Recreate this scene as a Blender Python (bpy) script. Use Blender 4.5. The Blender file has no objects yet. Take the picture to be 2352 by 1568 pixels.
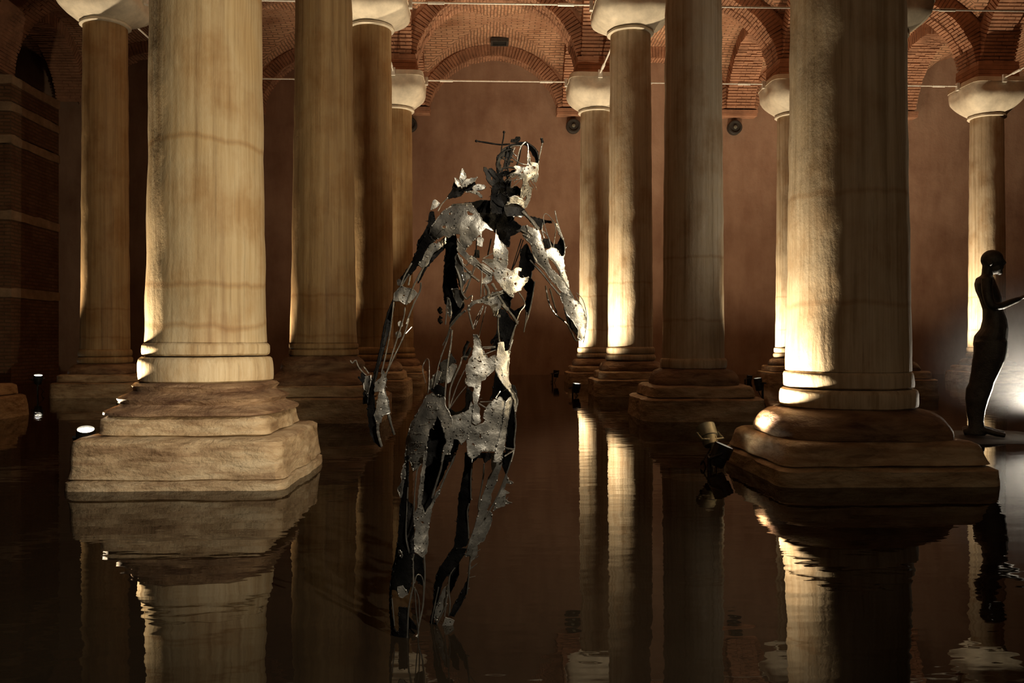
import bpy, bmesh, math, random
from mathutils import Vector, Matrix, noise
from mathutils.geometry import delaunay_2d_cdt

# ------------------------------------------------------------------ camera, world, exposure
SC = bpy.context.scene
COL = SC.collection
F_PX, CX, CY = 2000.0, 1176.0, 784.0        # focal length and centre of the 2352 x 1568 frame
TH, EYE = 0.0359, 0.98                      # heading (to the right of the colonnade axis), eye height above the water
cam_d = bpy.data.cameras.new('camera')
cam = bpy.data.objects.new('camera', cam_d)
COL.objects.link(cam)
cam_d.sensor_width = 36.0
cam_d.lens = 36.0 * F_PX / 2352.0
cam_d.clip_end = 200
cam.location = (0, 0, EYE)
cam.rotation_euler = (math.pi / 2, 0, -TH)
SC.camera = cam
SC.view_settings.view_transform = 'Standard'
SC.view_settings.look = 'None'
SC.view_settings.gamma = 1.0
SC.view_settings.use_curve_mapping = False
SC.view_settings.exposure = 0.55
SC.cycles.max_bounces = 4
SC.cycles.adaptive_threshold = 0.04
SC.cycles.diffuse_bounces = 2
SC.cycles.glossy_bounces = 2
SC.cycles.transmission_bounces = 2
SC.cycles.volume_bounces = 0
SC.cycles.volume_step_rate = 4.0
SC.cycles.caustics_reflective = False
SC.cycles.caustics_refractive = False
world = bpy.data.worlds.new('world')
SC.world = world
world.use_nodes = True
world.node_tree.nodes['Background'].inputs[0].default_value = (1.0, 0.72, 0.48, 1)
world.node_tree.nodes['Background'].inputs[1].default_value = 0.006

SN, CS = math.sin(TH), math.cos(TH)
def spot(name, loc, target, energy, size_deg, blend=0.5, color=(1.0, 0.74, 0.42), radius=0.04):
    d = bpy.data.lights.new(name, 'SPOT')
    d.energy = energy
    d.spot_size = math.radians(size_deg)
    d.spot_blend = blend
    d.color = color
    d.shadow_soft_size = radius
    o = bpy.data.objects.new(name, d)
    COL.objects.link(o)
    o.location = loc
    v = Vector(target) - Vector(loc)
    o.rotation_euler = v.to_track_quat('-Z', 'Y').to_euler()
    return o

def wpt(px, py, zc):
    """a point of the place seen at pixel (px, py), zc metres ahead"""
    xc = (px - CX) * zc / F_PX
    z = EYE + (CY - py) * zc / F_PX
    return Vector((xc * CS + zc * SN, -xc * SN + zc * CS, z))

# exhibition spots on the visitors' walkway beside the camera
spot('walkway_spot_for_sculpture', (1.75, 0.05, 3.55), wpt(1065, 880, 2.95), 660, 42, 0.45, (1.0, 0.92, 0.78), 0.03)
spot('walkway_spot_for_pillar', (3.3, 1.3, 0.85), (-2.0, 6.5, 2.6), 1050, 50, 0.6, (1.0, 0.81, 0.52), 0.05)
# dim unseen fill lights added behind the camera to lift the ambient level
for gl, en_ in (((-2.2, -2.4, 2.4), 24), ((4.6, -1.8, 2.4), 60)):
    d_ = bpy.data.lights.new('added_fill_light', 'POINT'); d_.energy = en_; d_.color = (1.0, 0.74, 0.46); d_.shadow_soft_size = 0.15
    o_ = bpy.data.objects.new('added_fill_light', d_); COL.objects.link(o_); o_.location = gl

# ------------------------------------------------------------------ helpers
R = random.Random(7)
def tag(o, label=None, cat=None, group=None, kind=None):
    if label: o['label'] = label
    if cat: o['category'] = cat
    if group: o['group'] = group
    if kind: o['kind'] = kind
    return o
def empty(name, loc, label, cat, group=None, rz=0.0):
    o = bpy.data.objects.new(name, None)
    COL.objects.link(o)
    o.location = loc
    o.rotation_euler = (0, 0, rz)
    o.empty_display_size = 0.2
    return tag(o, label, cat, group)
def link(name, me, mat=None, parent=None, smooth=False):
    if mat is not None and len(me.materials) == 0:
        me.materials.append(mat)
    if smooth:
        for p in me.polygons: p.use_smooth = True
    o = bpy.data.objects.new(name, me)
    COL.objects.link(o)
    if parent is not None: o.parent = parent
    return o
def mesh(name, verts, faces):
    me = bpy.data.meshes.new(name)
    me.from_pydata([tuple(v) for v in verts], [], faces)
    me.update()
    return me
class MB:
    def __init__(s): s.v, s.f = [], []
    def add(s, vs, fs):
        n = len(s.v)
        s.v += [tuple(v) for v in vs]
        s.f += [tuple(i + n for i in f) for f in fs]
    def box(s, c, h, rot=None):
        vs = []
        for dx in (-1, 1):
            for dy in (-1, 1):
                for dz in (-1, 1):
                    p = Vector((dx * h[0], dy * h[1], dz * h[2]))
                    if rot: p = rot @ p
                    vs.append(Vector(c) + p)
        s.add(vs, [(0, 1, 3, 2), (4, 6, 7, 5), (0, 4, 5, 1), (2, 3, 7, 6), (0, 2, 6, 4), (1, 5, 7, 3)])
    def tube(s, pts, rad, n=6, cap=True):
        pts = [Vector(p) for p in pts]
        if not hasattr(rad, '__len__'): rad = [rad] * len(pts)
        rings = []
        up = None
        for i, p in enumerate(pts):
            t = (pts[min(i + 1, len(pts) - 1)] - pts[max(i - 1, 0)])
            if t.length < 1e-9: t = Vector((0, 0, 1))
            t.normalize()
            a = Vector((0, 1, 0)) if up is None else up
            a = a - t * a.dot(t)
            if a.length < 1e-3:
                a = Vector((1, 0, 0)); a = a - t * a.dot(t)
            a.normalize(); up = a
            b = t.cross(a)
            rings.append([p + (a * math.cos(2 * math.pi * k / n) + b * math.sin(2 * math.pi * k / n)) * rad[i] for k in range(n)])
        vs = [v for r in rings for v in r]
        fs = []
        for i in range(len(rings) - 1):
            for k in range(n):
                k2 = (k + 1) % n
                fs.append((i * n + k, i * n + k2, (i + 1) * n + k2, (i + 1) * n + k))
        if cap:
            fs.append(tuple(range(n))[::-1])
            fs.append(tuple((len(rings) - 1) * n + k for k in range(n)))
        s.add(vs, fs)
    def ball(s, c, r, nu=8, nv=5, sc=(1, 1, 1)):
        vs, fs = [], []
        for j in range(nv + 1):
            ph = math.pi * j / nv
            for i in range(nu):
                a = 2 * math.pi * i / nu
                vs.append((c[0] + r * sc[0] * math.sin(ph) * math.cos(a), c[1] + r * sc[1] * math.sin(ph) * math.sin(a), c[2] + r * sc[2] * math.cos(ph)))
        for j in range(nv):
            for i in range(nu):
                i2 = (i + 1) % nu
                fs.append((j * nu + i, (j + 1) * nu + i, (j + 1) * nu + i2, j * nu + i2))
        s.add(vs, fs)
    def build(s, name, mat, parent=None, smooth=True):
        o = link(name, mesh(name, s.v, s.f), mat, parent, smooth)
        if smooth: o.data.set_sharp_from_angle(angle=0.75)
        return o
def catmull(pts, sub=5):
    pts = [Vector(p) for p in pts]
    if len(pts) < 3: return [pts[0].lerp(pts[-1], k / sub) for k in range(sub + 1)]
    out = []
    for i in range(len(pts) - 1):
        p0, p1, p2, p3 = pts[max(i - 1, 0)], pts[i], pts[i + 1], pts[min(i + 2, len(pts) - 1)]
        for k in range(sub):
            t = k / sub
            out.append(0.5 * ((2 * p1) + (p2 - p0) * t + (2 * p0 - 5 * p1 + 4 * p2 - p3) * t * t + (3 * p1 - p0 - 3 * p2 + p3) * t ** 3))
    out.append(pts[-1])
    return out
def interp(keys, y):
    if y <= keys[0][0]: return keys[0][1:]
    for a, b in zip(keys, keys[1:]):
        if y <= b[0]:
            t = (y - a[0]) / (b[0] - a[0])
            return tuple(p + (q - p) * t for p, q in zip(a[1:], b[1:]))
    return keys[-1][1:]

# ------------------------------------------------------------------ materials
def new_mat(name):
    m = bpy.data.materials.new(name)
    m.use_nodes = True
    nt = m.node_tree
    return m, nt, nt.nodes['Principled BSDF']
def N(nt, t, **kw):
    n = nt.nodes.new(t)
    for k, v in kw.items(): setattr(n, k, v)
    return n
def ramp(nt, fac, stops):
    r = N(nt, 'ShaderNodeValToRGB')
    el = r.color_ramp.elements
    while len(el) < len(stops): el.new(0.5)
    for e, (p, c) in zip(el, stops):
        e.position = p
        e.color = (*c, 1) if len(c) == 3 else c
    nt.links.new(fac, r.inputs[0])
    return r.outputs[0]
def coords(nt, scale, loc=(0, 0, 0), kind='Object'):
    tc = N(nt, 'ShaderNodeTexCoord')
    mp = N(nt, 'ShaderNodeMapping')
    mp.inputs['Scale'].default_value = scale
    mp.inputs['Location'].default_value = loc
    nt.links.new(tc.outputs[kind], mp.inputs[0])
    return mp.outputs[0]
def noise_tex(nt, vec, scale, detail=4, rough=0.6, dist=0.0):
    n = N(nt, 'ShaderNodeTexNoise')
    n.inputs['Scale'].default_value = scale
    n.inputs['Detail'].default_value = min(detail, 5)
    n.inputs['Roughness'].default_value = rough
    n.inputs['Distortion'].default_value = dist
    nt.links.new(vec, n.inputs['Vector'])
    return n.outputs['Fac']
def mixc(nt, fac, a, b, mode='MIX'):
    m = N(nt, 'ShaderNodeMix', data_type='RGBA', blend_type=mode)
    if isinstance(fac, (int, float)): m.inputs['Factor'].default_value = fac
    else: nt.links.new(fac, m.inputs['Factor'])
    for k, v in ((6, a), (7, b)):
        if isinstance(v, tuple): m.inputs[k].default_value = (*v, 1)
        else: nt.links.new(v, m.inputs[k])
    return m.outputs[2]
def bump(nt, h, strength, dist, bsdf, prev=None):
    b = N(nt, 'ShaderNodeBump')
    b.inputs['Strength'].default_value = strength
    b.inputs['Distance'].default_value = dist
    nt.links.new(h, b.inputs['Height'])
    if prev is not None: nt.links.new(prev, b.inputs['Normal'])
    nt.links.new(b.outputs[0], bsdf.inputs['Normal'])
    return b.outputs[0]

def marble(name, light, mid, dark, streak=1.0, seed=0.0, stains=(), stain_mix=0.35):
    m, nt, bs = new_mat(name)
    v1 = coords(nt, (7, 7, 0.16), (seed, seed * 2, 0))
    s1 = noise_tex(nt, v1, 2.2, 6, 0.65)
    c = ramp(nt, s1, [(0.28, dark), (0.46, mid), (0.62, light), (0.8, mid)])
    v2 = coords(nt, (26, 26, 0.35), (seed, 0, seed))
    s2 = noise_tex(nt, v2, 1.6, 5, 0.7)
    k2 = ramp(nt, s2, [(0.30, (0.30, 0.26, 0.22)), (0.43, (0.86, 0.83, 0.80)), (0.6, (1, 1, 1))])
    c = mixc(nt, 0.75 * streak, c, k2, 'MULTIPLY')
    s3 = noise_tex(nt, coords(nt, (1, 1, 0.8), (seed * 3, 0, 0)), 2.3, 5, 0.6)
    k3 = ramp(nt, s3, [(0.35, (0.72, 0.56, 0.40)), (0.55, (1, 1, 1)), (0.7, (1.0, 0.93, 0.82))])
    c = mixc(nt, 0.7, c, k3, 'MULTIPLY')
    if stains:
        tc = N(nt, 'ShaderNodeTexCoord'); sx = N(nt, 'ShaderNodeSeparateXYZ'); nt.links.new(tc.outputs['Object'], sx.inputs[0])
        nz = noise_tex(nt, coords(nt, (1, 1, 0.2), (seed, 3, 0)), 3.0, 4, 0.6)
        for z0 in stains:
            a = N(nt, 'ShaderNodeMath', operation='MULTIPLY_ADD'); nt.links.new(nz, a.inputs[0]); a.inputs[1].default_value = 0.14; nt.links.new(sx.outputs[2], a.inputs[2])
            b_ = N(nt, 'ShaderNodeMath', operation='SUBTRACT'); nt.links.new(a.outputs[0], b_.inputs[0]); b_.inputs[1].default_value = z0 + 0.07
            c_ = N(nt, 'ShaderNodeMath', operation='ABSOLUTE'); nt.links.new(b_.outputs[0], c_.inputs[0])
            k_ = ramp(nt, c_.outputs[0], [(0.0, (0.45, 0.28, 0.15)), (0.012, (0.72, 0.52, 0.34)), (0.03, (1, 1, 1))])
            c = mixc(nt, stain_mix, c, k_, 'MULTIPLY')
    nt.links.new(c, bs.inputs['Base Color'])
    bs.inputs['Roughness'].default_value = 0.62
    bs.inputs['Specular IOR Level'].default_value = 0.3
    b1 = noise_tex(nt, coords(nt, (1, 1, 0.5), (0, 0, seed)), 22, 6, 0.7)
    b = bump(nt, b1, 0.35, 0.012, bs)
    b2 = noise_tex(nt, coords(nt, (1, 1, 0.25)), 7, 3, 0.5)
    bump(nt, b2, 0.3, 0.03, bs, b)
    return m
def stone(name, light, mid, dark, seed=0.0, wet=0.0):
    m, nt, bs = new_mat(name)
    s1 = noise_tex(nt, coords(nt, (1, 1, 3.5), (seed, 0, 0)), 3.0, 7, 0.65, 0.6)
    c = ramp(nt, s1, [(0.3, dark), (0.47, mid), (0.65, light)])
    s2 = noise_tex(nt, coords(nt, (1, 1, 9), (0, seed, 0)), 2.0, 5, 0.6)
    k = ramp(nt, s2, [(0.35, (0.45, 0.30, 0.20)), (0.5, (0.95, 0.88, 0.80)), (0.65, (1, 1, 1))])
    c = mixc(nt, 0.6, c, k, 'MULTIPLY')
    nt.links.new(c, bs.inputs['Base Color'])
    bs.inputs['Roughness'].default_value = 0.6 - 0.2 * wet
    bs.inputs['Specular IOR Level'].default_value = 0.35
    b = bump(nt, noise_tex(nt, coords(nt, (1, 1, 1.6)), 26, 7, 0.75), 0.7, 0.025, bs)
    bump(nt, noise_tex(nt, coords(nt, (1, 1, 2.5)), 6, 3, 0.5), 0.6, 0.06, bs, b)
    return m

M = {}
M['marble_a'] = marble('marble_warm', (0.66, 0.55, 0.38), (0.55, 0.43, 0.27), (0.38, 0.27, 0.16), 0.55, 1.3, (2.39, 1.38, 1.09), 0.42)
M['marble_b'] = marble('marble_grey', (0.64, 0.54, 0.40), (0.53, 0.43, 0.30), (0.36, 0.28, 0.18), 0.55, 4.1, (2.05, 1.25))
M['marble_c'] = marble('marble_brown', (0.45, 0.315, 0.165), (0.36, 0.24, 0.12), (0.26, 0.17, 0.09), 0.6, 7.7, (1.56, 1.05))
M['plinth'] = stone('plinth_stone', (0.62, 0.50, 0.34), (0.47, 0.35, 0.22), (0.24, 0.16, 0.09), 2.0, 0.5)
M['base'] = stone('base_stone', (0.36, 0.245, 0.15), (0.235, 0.148, 0.09), (0.10, 0.05, 0.034), 5.0, 0.3)

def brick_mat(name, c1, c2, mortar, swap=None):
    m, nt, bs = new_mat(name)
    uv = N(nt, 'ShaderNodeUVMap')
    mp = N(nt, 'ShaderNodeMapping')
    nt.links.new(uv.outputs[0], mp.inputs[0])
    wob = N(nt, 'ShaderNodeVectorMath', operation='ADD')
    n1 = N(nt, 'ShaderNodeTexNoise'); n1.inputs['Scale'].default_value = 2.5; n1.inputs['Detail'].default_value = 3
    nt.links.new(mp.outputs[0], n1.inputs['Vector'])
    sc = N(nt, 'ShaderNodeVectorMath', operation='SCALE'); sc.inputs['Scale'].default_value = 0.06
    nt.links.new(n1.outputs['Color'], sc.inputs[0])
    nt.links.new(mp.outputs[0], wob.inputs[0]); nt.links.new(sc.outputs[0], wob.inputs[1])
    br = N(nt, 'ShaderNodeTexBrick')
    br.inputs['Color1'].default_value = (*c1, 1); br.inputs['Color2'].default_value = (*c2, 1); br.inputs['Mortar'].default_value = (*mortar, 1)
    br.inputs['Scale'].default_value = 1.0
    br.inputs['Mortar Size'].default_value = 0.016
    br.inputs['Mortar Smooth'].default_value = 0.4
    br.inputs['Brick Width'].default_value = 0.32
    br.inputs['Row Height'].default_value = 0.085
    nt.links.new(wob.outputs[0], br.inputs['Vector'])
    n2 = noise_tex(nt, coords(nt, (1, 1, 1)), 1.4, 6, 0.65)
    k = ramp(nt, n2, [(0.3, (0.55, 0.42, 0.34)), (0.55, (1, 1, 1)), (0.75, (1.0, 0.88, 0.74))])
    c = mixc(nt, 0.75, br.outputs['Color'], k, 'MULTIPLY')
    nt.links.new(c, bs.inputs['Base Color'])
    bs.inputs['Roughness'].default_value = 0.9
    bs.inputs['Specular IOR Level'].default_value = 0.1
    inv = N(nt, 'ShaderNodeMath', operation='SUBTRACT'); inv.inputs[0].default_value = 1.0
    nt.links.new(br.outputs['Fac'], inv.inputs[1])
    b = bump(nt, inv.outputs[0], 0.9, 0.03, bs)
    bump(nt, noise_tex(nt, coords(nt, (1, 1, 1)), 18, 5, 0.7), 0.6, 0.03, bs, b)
    return m
M['brick'] = brick_mat('vault_brick', (0.50, 0.265, 0.165), (0.58, 0.34, 0.215), (0.28, 0.165, 0.105))
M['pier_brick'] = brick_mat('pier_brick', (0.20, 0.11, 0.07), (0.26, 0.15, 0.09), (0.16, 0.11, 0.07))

def plain(name, col, rough=0.6, metal=0.0, nscale=0.0, var=0.3, bstr=0.3, bdist=0.01, spec=0.5):
    m, nt, bs = new_mat(name)
    bs.inputs['Roughness'].default_value = rough
    bs.inputs['Metallic'].default_value = metal
    bs.inputs['Specular IOR Level'].default_value = spec
    if nscale:
        n = noise_tex(nt, coords(nt, (1, 1, 1)), nscale, 5, 0.65)
        c = ramp(nt, n, [(0.3, tuple(x * (1 - var) for x in col)), (0.7, tuple(min(1, x * (1 + var)) for x in col))])
        nt.links.new(c, bs.inputs['Base Color'])
        bump(nt, noise_tex(nt, coords(nt, (1, 1, 1)), nscale * 5, 4, 0.6), bstr, bdist, bs)
    else:
        bs.inputs['Base Color'].default_value = (*col, 1)
    return m
M['capital'] = plain('capital_marble', (0.66, 0.58, 0.46), 0.6, 0, 2.6, 0.28, 0.35, 0.012, 0.3)
M['course'] = plain('pale_stone_course', (0.36, 0.26, 0.17), 0.8, 0, 3, 0.35, 0.5, 0.02)
M['arch_brick'] = plain('arch_brick', (0.38, 0.20, 0.125), 0.9, 0, 2.5, 0.35, 0.6, 0.02, 0.1)
M['lamp_metal'] = plain('lamp_housing', (0.03, 0.03, 0.03), 0.45, 0.6, 20, 0.3, 0.1, 0.002)
M['lamp_grey'] = plain('lamp_housing_grey', (0.20, 0.20, 0.16), 0.5, 0.3, 20, 0.3, 0.1, 0.002)
M['steel'] = plain('tie_rod_steel', (0.80, 0.77, 0.70), 0.4, 0.25, 15, 0.2, 0.2, 0.002)
M['dark'] = plain('dark_iron', (0.05, 0.045, 0.04), 0.7, 0.3, 10, 0.3, 0.2, 0.004)
M['bronze'] = plain('dark_bronze', (0.07, 0.065, 0.058), 0.42, 0.55, 14, 0.35, 0.5, 0.01)
def plaster():
    m, nt, bs = new_mat('wall_plaster')
    n = noise_tex(nt, coords(nt, (1, 1, 1)), 0.7, 7, 0.65)
    c = ramp(nt, n, [(0.3, (0.28, 0.168, 0.118)), (0.5, (0.37, 0.24, 0.17)), (0.7, (0.43, 0.285, 0.205))])
    n2 = noise_tex(nt, coords(nt, (1.5, 1, 0.4)), 1.8, 5, 0.6)
    c = mixc(nt, 0.5, c, ramp(nt, n2, [(0.35, (0.68, 0.58, 0.55)), (0.6, (1, 1, 1))]), 'MULTIPLY')
    nt.links.new(c, bs.inputs['Base Color'])
    bs.inputs['Roughness'].default_value = 0.9
    bs.inputs['Specular IOR Level'].default_value = 0.1
    bump(nt, noise_tex(nt, coords(nt, (1, 1, 1)), 9, 6, 0.7), 0.5, 0.02, bs)
    return m
M['plaster'] = plaster()
def water_mat():
    m, nt, bs = new_mat('still_dark_water')
    n = noise_tex(nt, coords(nt, (1, 1, 1)), 0.8, 4, 0.5)
    c = ramp(nt, n, [(0.3, (0.007, 0.0048, 0.003)), (0.7, (0.013, 0.009, 0.005))])
    nt.links.new(c, bs.inputs['Base Color'])
    bs.inputs['IOR'].default_value = 1.333
    bs.inputs['Roughness'].default_value = 0.015
    bs.inputs['Specular IOR Level'].default_value = 0.12
    b = bump(nt, noise_tex(nt, coords(nt, (1.0, 2.2, 1)), 2.6, 2, 0.45), 0.03, 0.05, bs)
    bump(nt, noise_tex(nt, coords(nt, (1.0, 1.6, 1)), 9.0, 2, 0.5), 0.007, 0.02, bs, b)
    return m
M['water'] = water_mat()
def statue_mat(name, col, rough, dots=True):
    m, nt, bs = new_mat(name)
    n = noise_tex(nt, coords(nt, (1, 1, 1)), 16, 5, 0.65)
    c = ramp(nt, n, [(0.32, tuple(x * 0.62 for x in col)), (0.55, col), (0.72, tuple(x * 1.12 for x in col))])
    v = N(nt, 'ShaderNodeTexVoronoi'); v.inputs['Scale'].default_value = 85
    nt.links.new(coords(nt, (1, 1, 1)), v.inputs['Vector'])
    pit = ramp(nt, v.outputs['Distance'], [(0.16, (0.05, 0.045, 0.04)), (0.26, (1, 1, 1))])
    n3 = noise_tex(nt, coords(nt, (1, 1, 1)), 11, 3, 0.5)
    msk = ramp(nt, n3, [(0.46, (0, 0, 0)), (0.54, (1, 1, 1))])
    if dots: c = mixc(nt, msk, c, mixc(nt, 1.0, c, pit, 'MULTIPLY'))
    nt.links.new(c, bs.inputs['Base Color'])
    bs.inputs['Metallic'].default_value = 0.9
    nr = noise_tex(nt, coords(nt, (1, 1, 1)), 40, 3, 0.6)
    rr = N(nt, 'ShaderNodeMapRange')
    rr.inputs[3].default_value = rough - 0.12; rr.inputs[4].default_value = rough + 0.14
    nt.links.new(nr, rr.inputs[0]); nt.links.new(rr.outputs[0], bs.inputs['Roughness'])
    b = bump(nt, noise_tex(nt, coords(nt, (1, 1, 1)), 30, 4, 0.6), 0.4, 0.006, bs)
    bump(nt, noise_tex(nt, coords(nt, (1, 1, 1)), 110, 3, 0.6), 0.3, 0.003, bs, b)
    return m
M['plate'] = statue_mat('torn_steel_plate', (0.33, 0.306, 0.258), 0.44)
M['hplate'] = statue_mat('dull_steel_plate', (0.20, 0.185, 0.155), 0.48)
M['dplate'] = statue_mat('blackened_shaded_plate', (0.010, 0.009, 0.008), 0.60)  # blackened steel colour, with the shade of inner and left-facing sheets put in
M['rod'] = statue_mat('bent_steel_rod', (0.36, 0.33, 0.27), 0.30, False)
def glow(name, col, s):
    m, nt, bs = new_mat(name)
    bs.inputs['Base Color'].default_value = (0.8, 0.8, 0.75, 1)
    bs.inputs['Emission Color'].default_value = (*col, 1)
    bs.inputs['Emission Strength'].default_value = s
    return m
M['glow'] = glow('lit_lamp_lens', (1.0, 0.90, 0.68), 14.0)

# ------------------------------------------------------------------ the setting
S, X0, Y0 = 4.8, -2.022, 6.51        # bay size, the near left pillar
DY = 4.79
def gx(k): return X0 + S * k
def gy(r): return Y0 + DY * r
YW = gy(4)                            # the end wall
SPR = 7.30                            # springing of the arches above the water
XL, XR, YB = -15.0, 19.0, -4.0

def uv_plane(name, corners, uvs, mat, nx=1, ny=1):
    me = mesh(name, corners, [(0, 1, 2, 3)])
    l = me.uv_layers.new(name='UVMap')
    for i, uv in enumerate(uvs): l.data[i].uv = uv
    return link(name, me, mat)
wat = uv_plane('floor', [(XL, YB, 0), (XR, YB, 0), (XR, YW, 0), (XL, YW, 0)], [(0, 0), (1, 0), (1, 1), (0, 1)], M['water'])
tag(wat, 'still dark water covering the cistern floor', None, None, 'structure')
HT = 10.3
wb = uv_plane('wall_back', [(XL, YW, -0.3), (XR, YW, -0.3), (XR, YW, HT), (XL, YW, HT)], [(0, 0), (30, 0), (30, 9), (0, 9)], M['plaster'])
tag(wb, 'plain reddish plastered end wall behind the colonnade', None, None, 'structure')
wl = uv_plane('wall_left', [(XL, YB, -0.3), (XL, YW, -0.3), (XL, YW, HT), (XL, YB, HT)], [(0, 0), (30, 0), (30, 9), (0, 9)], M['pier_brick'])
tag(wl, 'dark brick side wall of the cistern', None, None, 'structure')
wr = uv_plane('wall_right', [(XR, YW, -0.3), (XR, YB, -0.3), (XR, YB, HT), (XR, YW, HT)], [(0, 0), (30, 0), (30, 9), (0, 9)], M['plaster'])
tag(wr, 'far plastered side wall of the cistern', None, None, 'structure')

# groin vaults: one heightfield per bay, each bay with brick-sized uv
def bay_height(u, v):
    def h(t):
        return 2.28 * math.sqrt(max(0.0, 1 - (t / 2.46) ** 2))
    return max(h(u), h(v)), h(u) >= h(v)
def vault_mesh():
    n = 28
    verts, faces, uvs = [], [], []
    # arc-length table for uv
    for j in range(n + 1):
        for i in range(n + 1):
            u = -S / 2 + S * i / n
            v = -DY / 2 + DY * j / n
            z, a = bay_height(u, v)
            z += 0.010 * noise.noise(Vector((u * 3, v * 3, 0)))
            verts.append((u, v, z))
    for j in range(n):
        for i in range(n):
            a = j * (n + 1) + i
            faces.append((a, a + n + 1, a + n + 2, a + 1))
    me = mesh('vault', verts, faces)
    l = me.uv_layers.new(name='UVMap')
    for p in me.polygons:
        c = p.center
        along_v = abs(c.x) < abs(c.y)          # which barrel rules here
        for li in p.loop_indices:
            co = me.vertices[me.loops[li].vertex_index].co
            if not along_v:
                l.data[li].uv = (co.x, 2.35 * math.asin(max(-1, min(1, co.y / 2.46))))
            else:
                l.data[li].uv = (co.y, 2.35 * math.asin(max(-1, min(1, co.x / 2.46))))
    return me
ceil_o = bpy.data.objects.new('ceiling', mesh('ceiling', [(XL, YB, HT), (XL, YW, HT), (XR, YW, HT), (XR, YB, HT)], [(0, 1, 2, 3)]))
ceil_o.data.materials.append(M['arch_brick'])
COL.objects.link(ceil_o)
tag(ceil_o, 'brick vaulted ceiling carried on arches', None, None, 'structure')
vme = vault_mesh()
vme.materials.append(M['brick'])
for p in vme.polygons: p.use_smooth = True
KX = range(-2, 4)                     # pillar lines left to right
for r in range(-1, 4):
    for k in range(-3, 4):
        o = bpy.data.objects.new('vault', vme)
        COL.objects.link(o)
        o.parent = ceil_o
        o.location = (gx(k) + S / 2, gy(r) + DY / 2, SPR)
# arches of real voussoirs, one shared mesh per direction
def arch_mesh(span, name, seed, cut=0.0, one=False):
    rr = random.Random(seed)
    mb = MB()
    rad, t, w = span / 2 - 0.46, 0.34, 0.84
    n = 74
    for i in range(n):
        a0 = math.pi * i / n
        a1 = math.pi * (i + 1) / n
        da = (a1 - a0) * 0.14
        if math.sin((a0 + a1) / 2) < cut and (not one or a0 > 1.5): continue
        cuts = [-w / 2, -w / 2 + (0.28 if i % 2 else 0.14), w / 2 - (0.28 if i % 2 else 0.42), w / 2]
        for y0, y1 in zip(cuts, cuts[1:]):
            ri = rad + rr.uniform(-0.014, 0.014)
            e0, e1 = (rr.uniform(-0.012, 0.012) if abs(y0) > w / 2 - 0.01 else 0), (rr.uniform(-0.012, 0.012) if abs(y1) > w / 2 - 0.01 else 0)
            vs = []
            for a in (a0 + da, a1 - da):
                for y in (y0 + 0.006 + e0, y1 - 0.006 + e1):
                    for q in (ri, rad + t):
                        vs.append((-q * math.cos(a), y, q * math.sin(a)))
            mb.add(vs, [(0, 1, 3, 2), (4, 6, 7, 5), (0, 4, 5, 1), (2, 3, 7, 6), (0, 2, 6, 4), (1, 5, 7, 3)])
    # mortar core, recessed behind the brick faces
    m2 = 40
    vs, fs = [], []
    for i in range(m2 + 1):
        am = math.asin(cut) + 0.01 if cut else 0.0
        a = (0.0 if one else am) + (math.pi - (1 if one else 2) * am) * i / m2
        for q, y in ((rad + 0.03, -w / 2 + 0.03), (rad + 0.03, w / 2 - 0.03), (rad + t + 0.25, w / 2 - 0.03), (rad + t + 0.25, -w / 2 + 0.03)):
            vs.append((-q * math.cos(a), y, q * math.sin(a)))
    for i in range(m2):
        for k in range(4):
            k2 = (k + 1) % 4
            fs.append((i * 4 + k, i * 4 + k2, i * 4 + 4 + k2, i * 4 + 4 + k))
    mb.add(vs, fs)
    me = mesh(name, mb.v, mb.f)
    me.materials.append(M['arch_brick'])
    return me
am_v = arch_mesh(DY, 'brick_arch', 9, 0.24, True)
am_w = arch_mesh(S, 'brick_arch', 8, 0.24)
am_x, am_y = arch_mesh(S, 'brick_arch', 3), arch_mesh(DY, 'brick_arch', 5)
def put_arch(me, x, y, rz):
    o = bpy.data.objects.new('brick_arch', me)
    COL.objects.link(o)
    o.parent = ceil_o
    o.location = (x, y, SPR)
    o.rotation_euler = (0, 0, rz)
    o['kind'] = 'stuff'
for r in range(0, 4):
    for k in range(-2, 3):
        put_arch(am_x, gx(k) + S / 2, gy(r), 0)
for r in range(0, 4):
    for k in range(-2, 4):
        put_arch(am_v if r == 3 else am_y, gx(k), gy(r) + DY / 2, math.pi / 2)
for k in range(-2, 3):
    put_arch(am_w, gx(k) + S / 2, YW - 0.05, 0)
# corbels on the end wall under the springing of its arches
for k in range(-1, 4):
    mb = MB()
    for q in range(2):
        mb.box((gx(k), YW - 0.16 + 0.012 * (q % 2), SPR + 0.44 - 0.09 * q), (0.56 - 0.012 * q, 0.22 - 0.02 * q, 0.04))
    c = mb.build('corbel', M['arch_brick'], wb, False)

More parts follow.
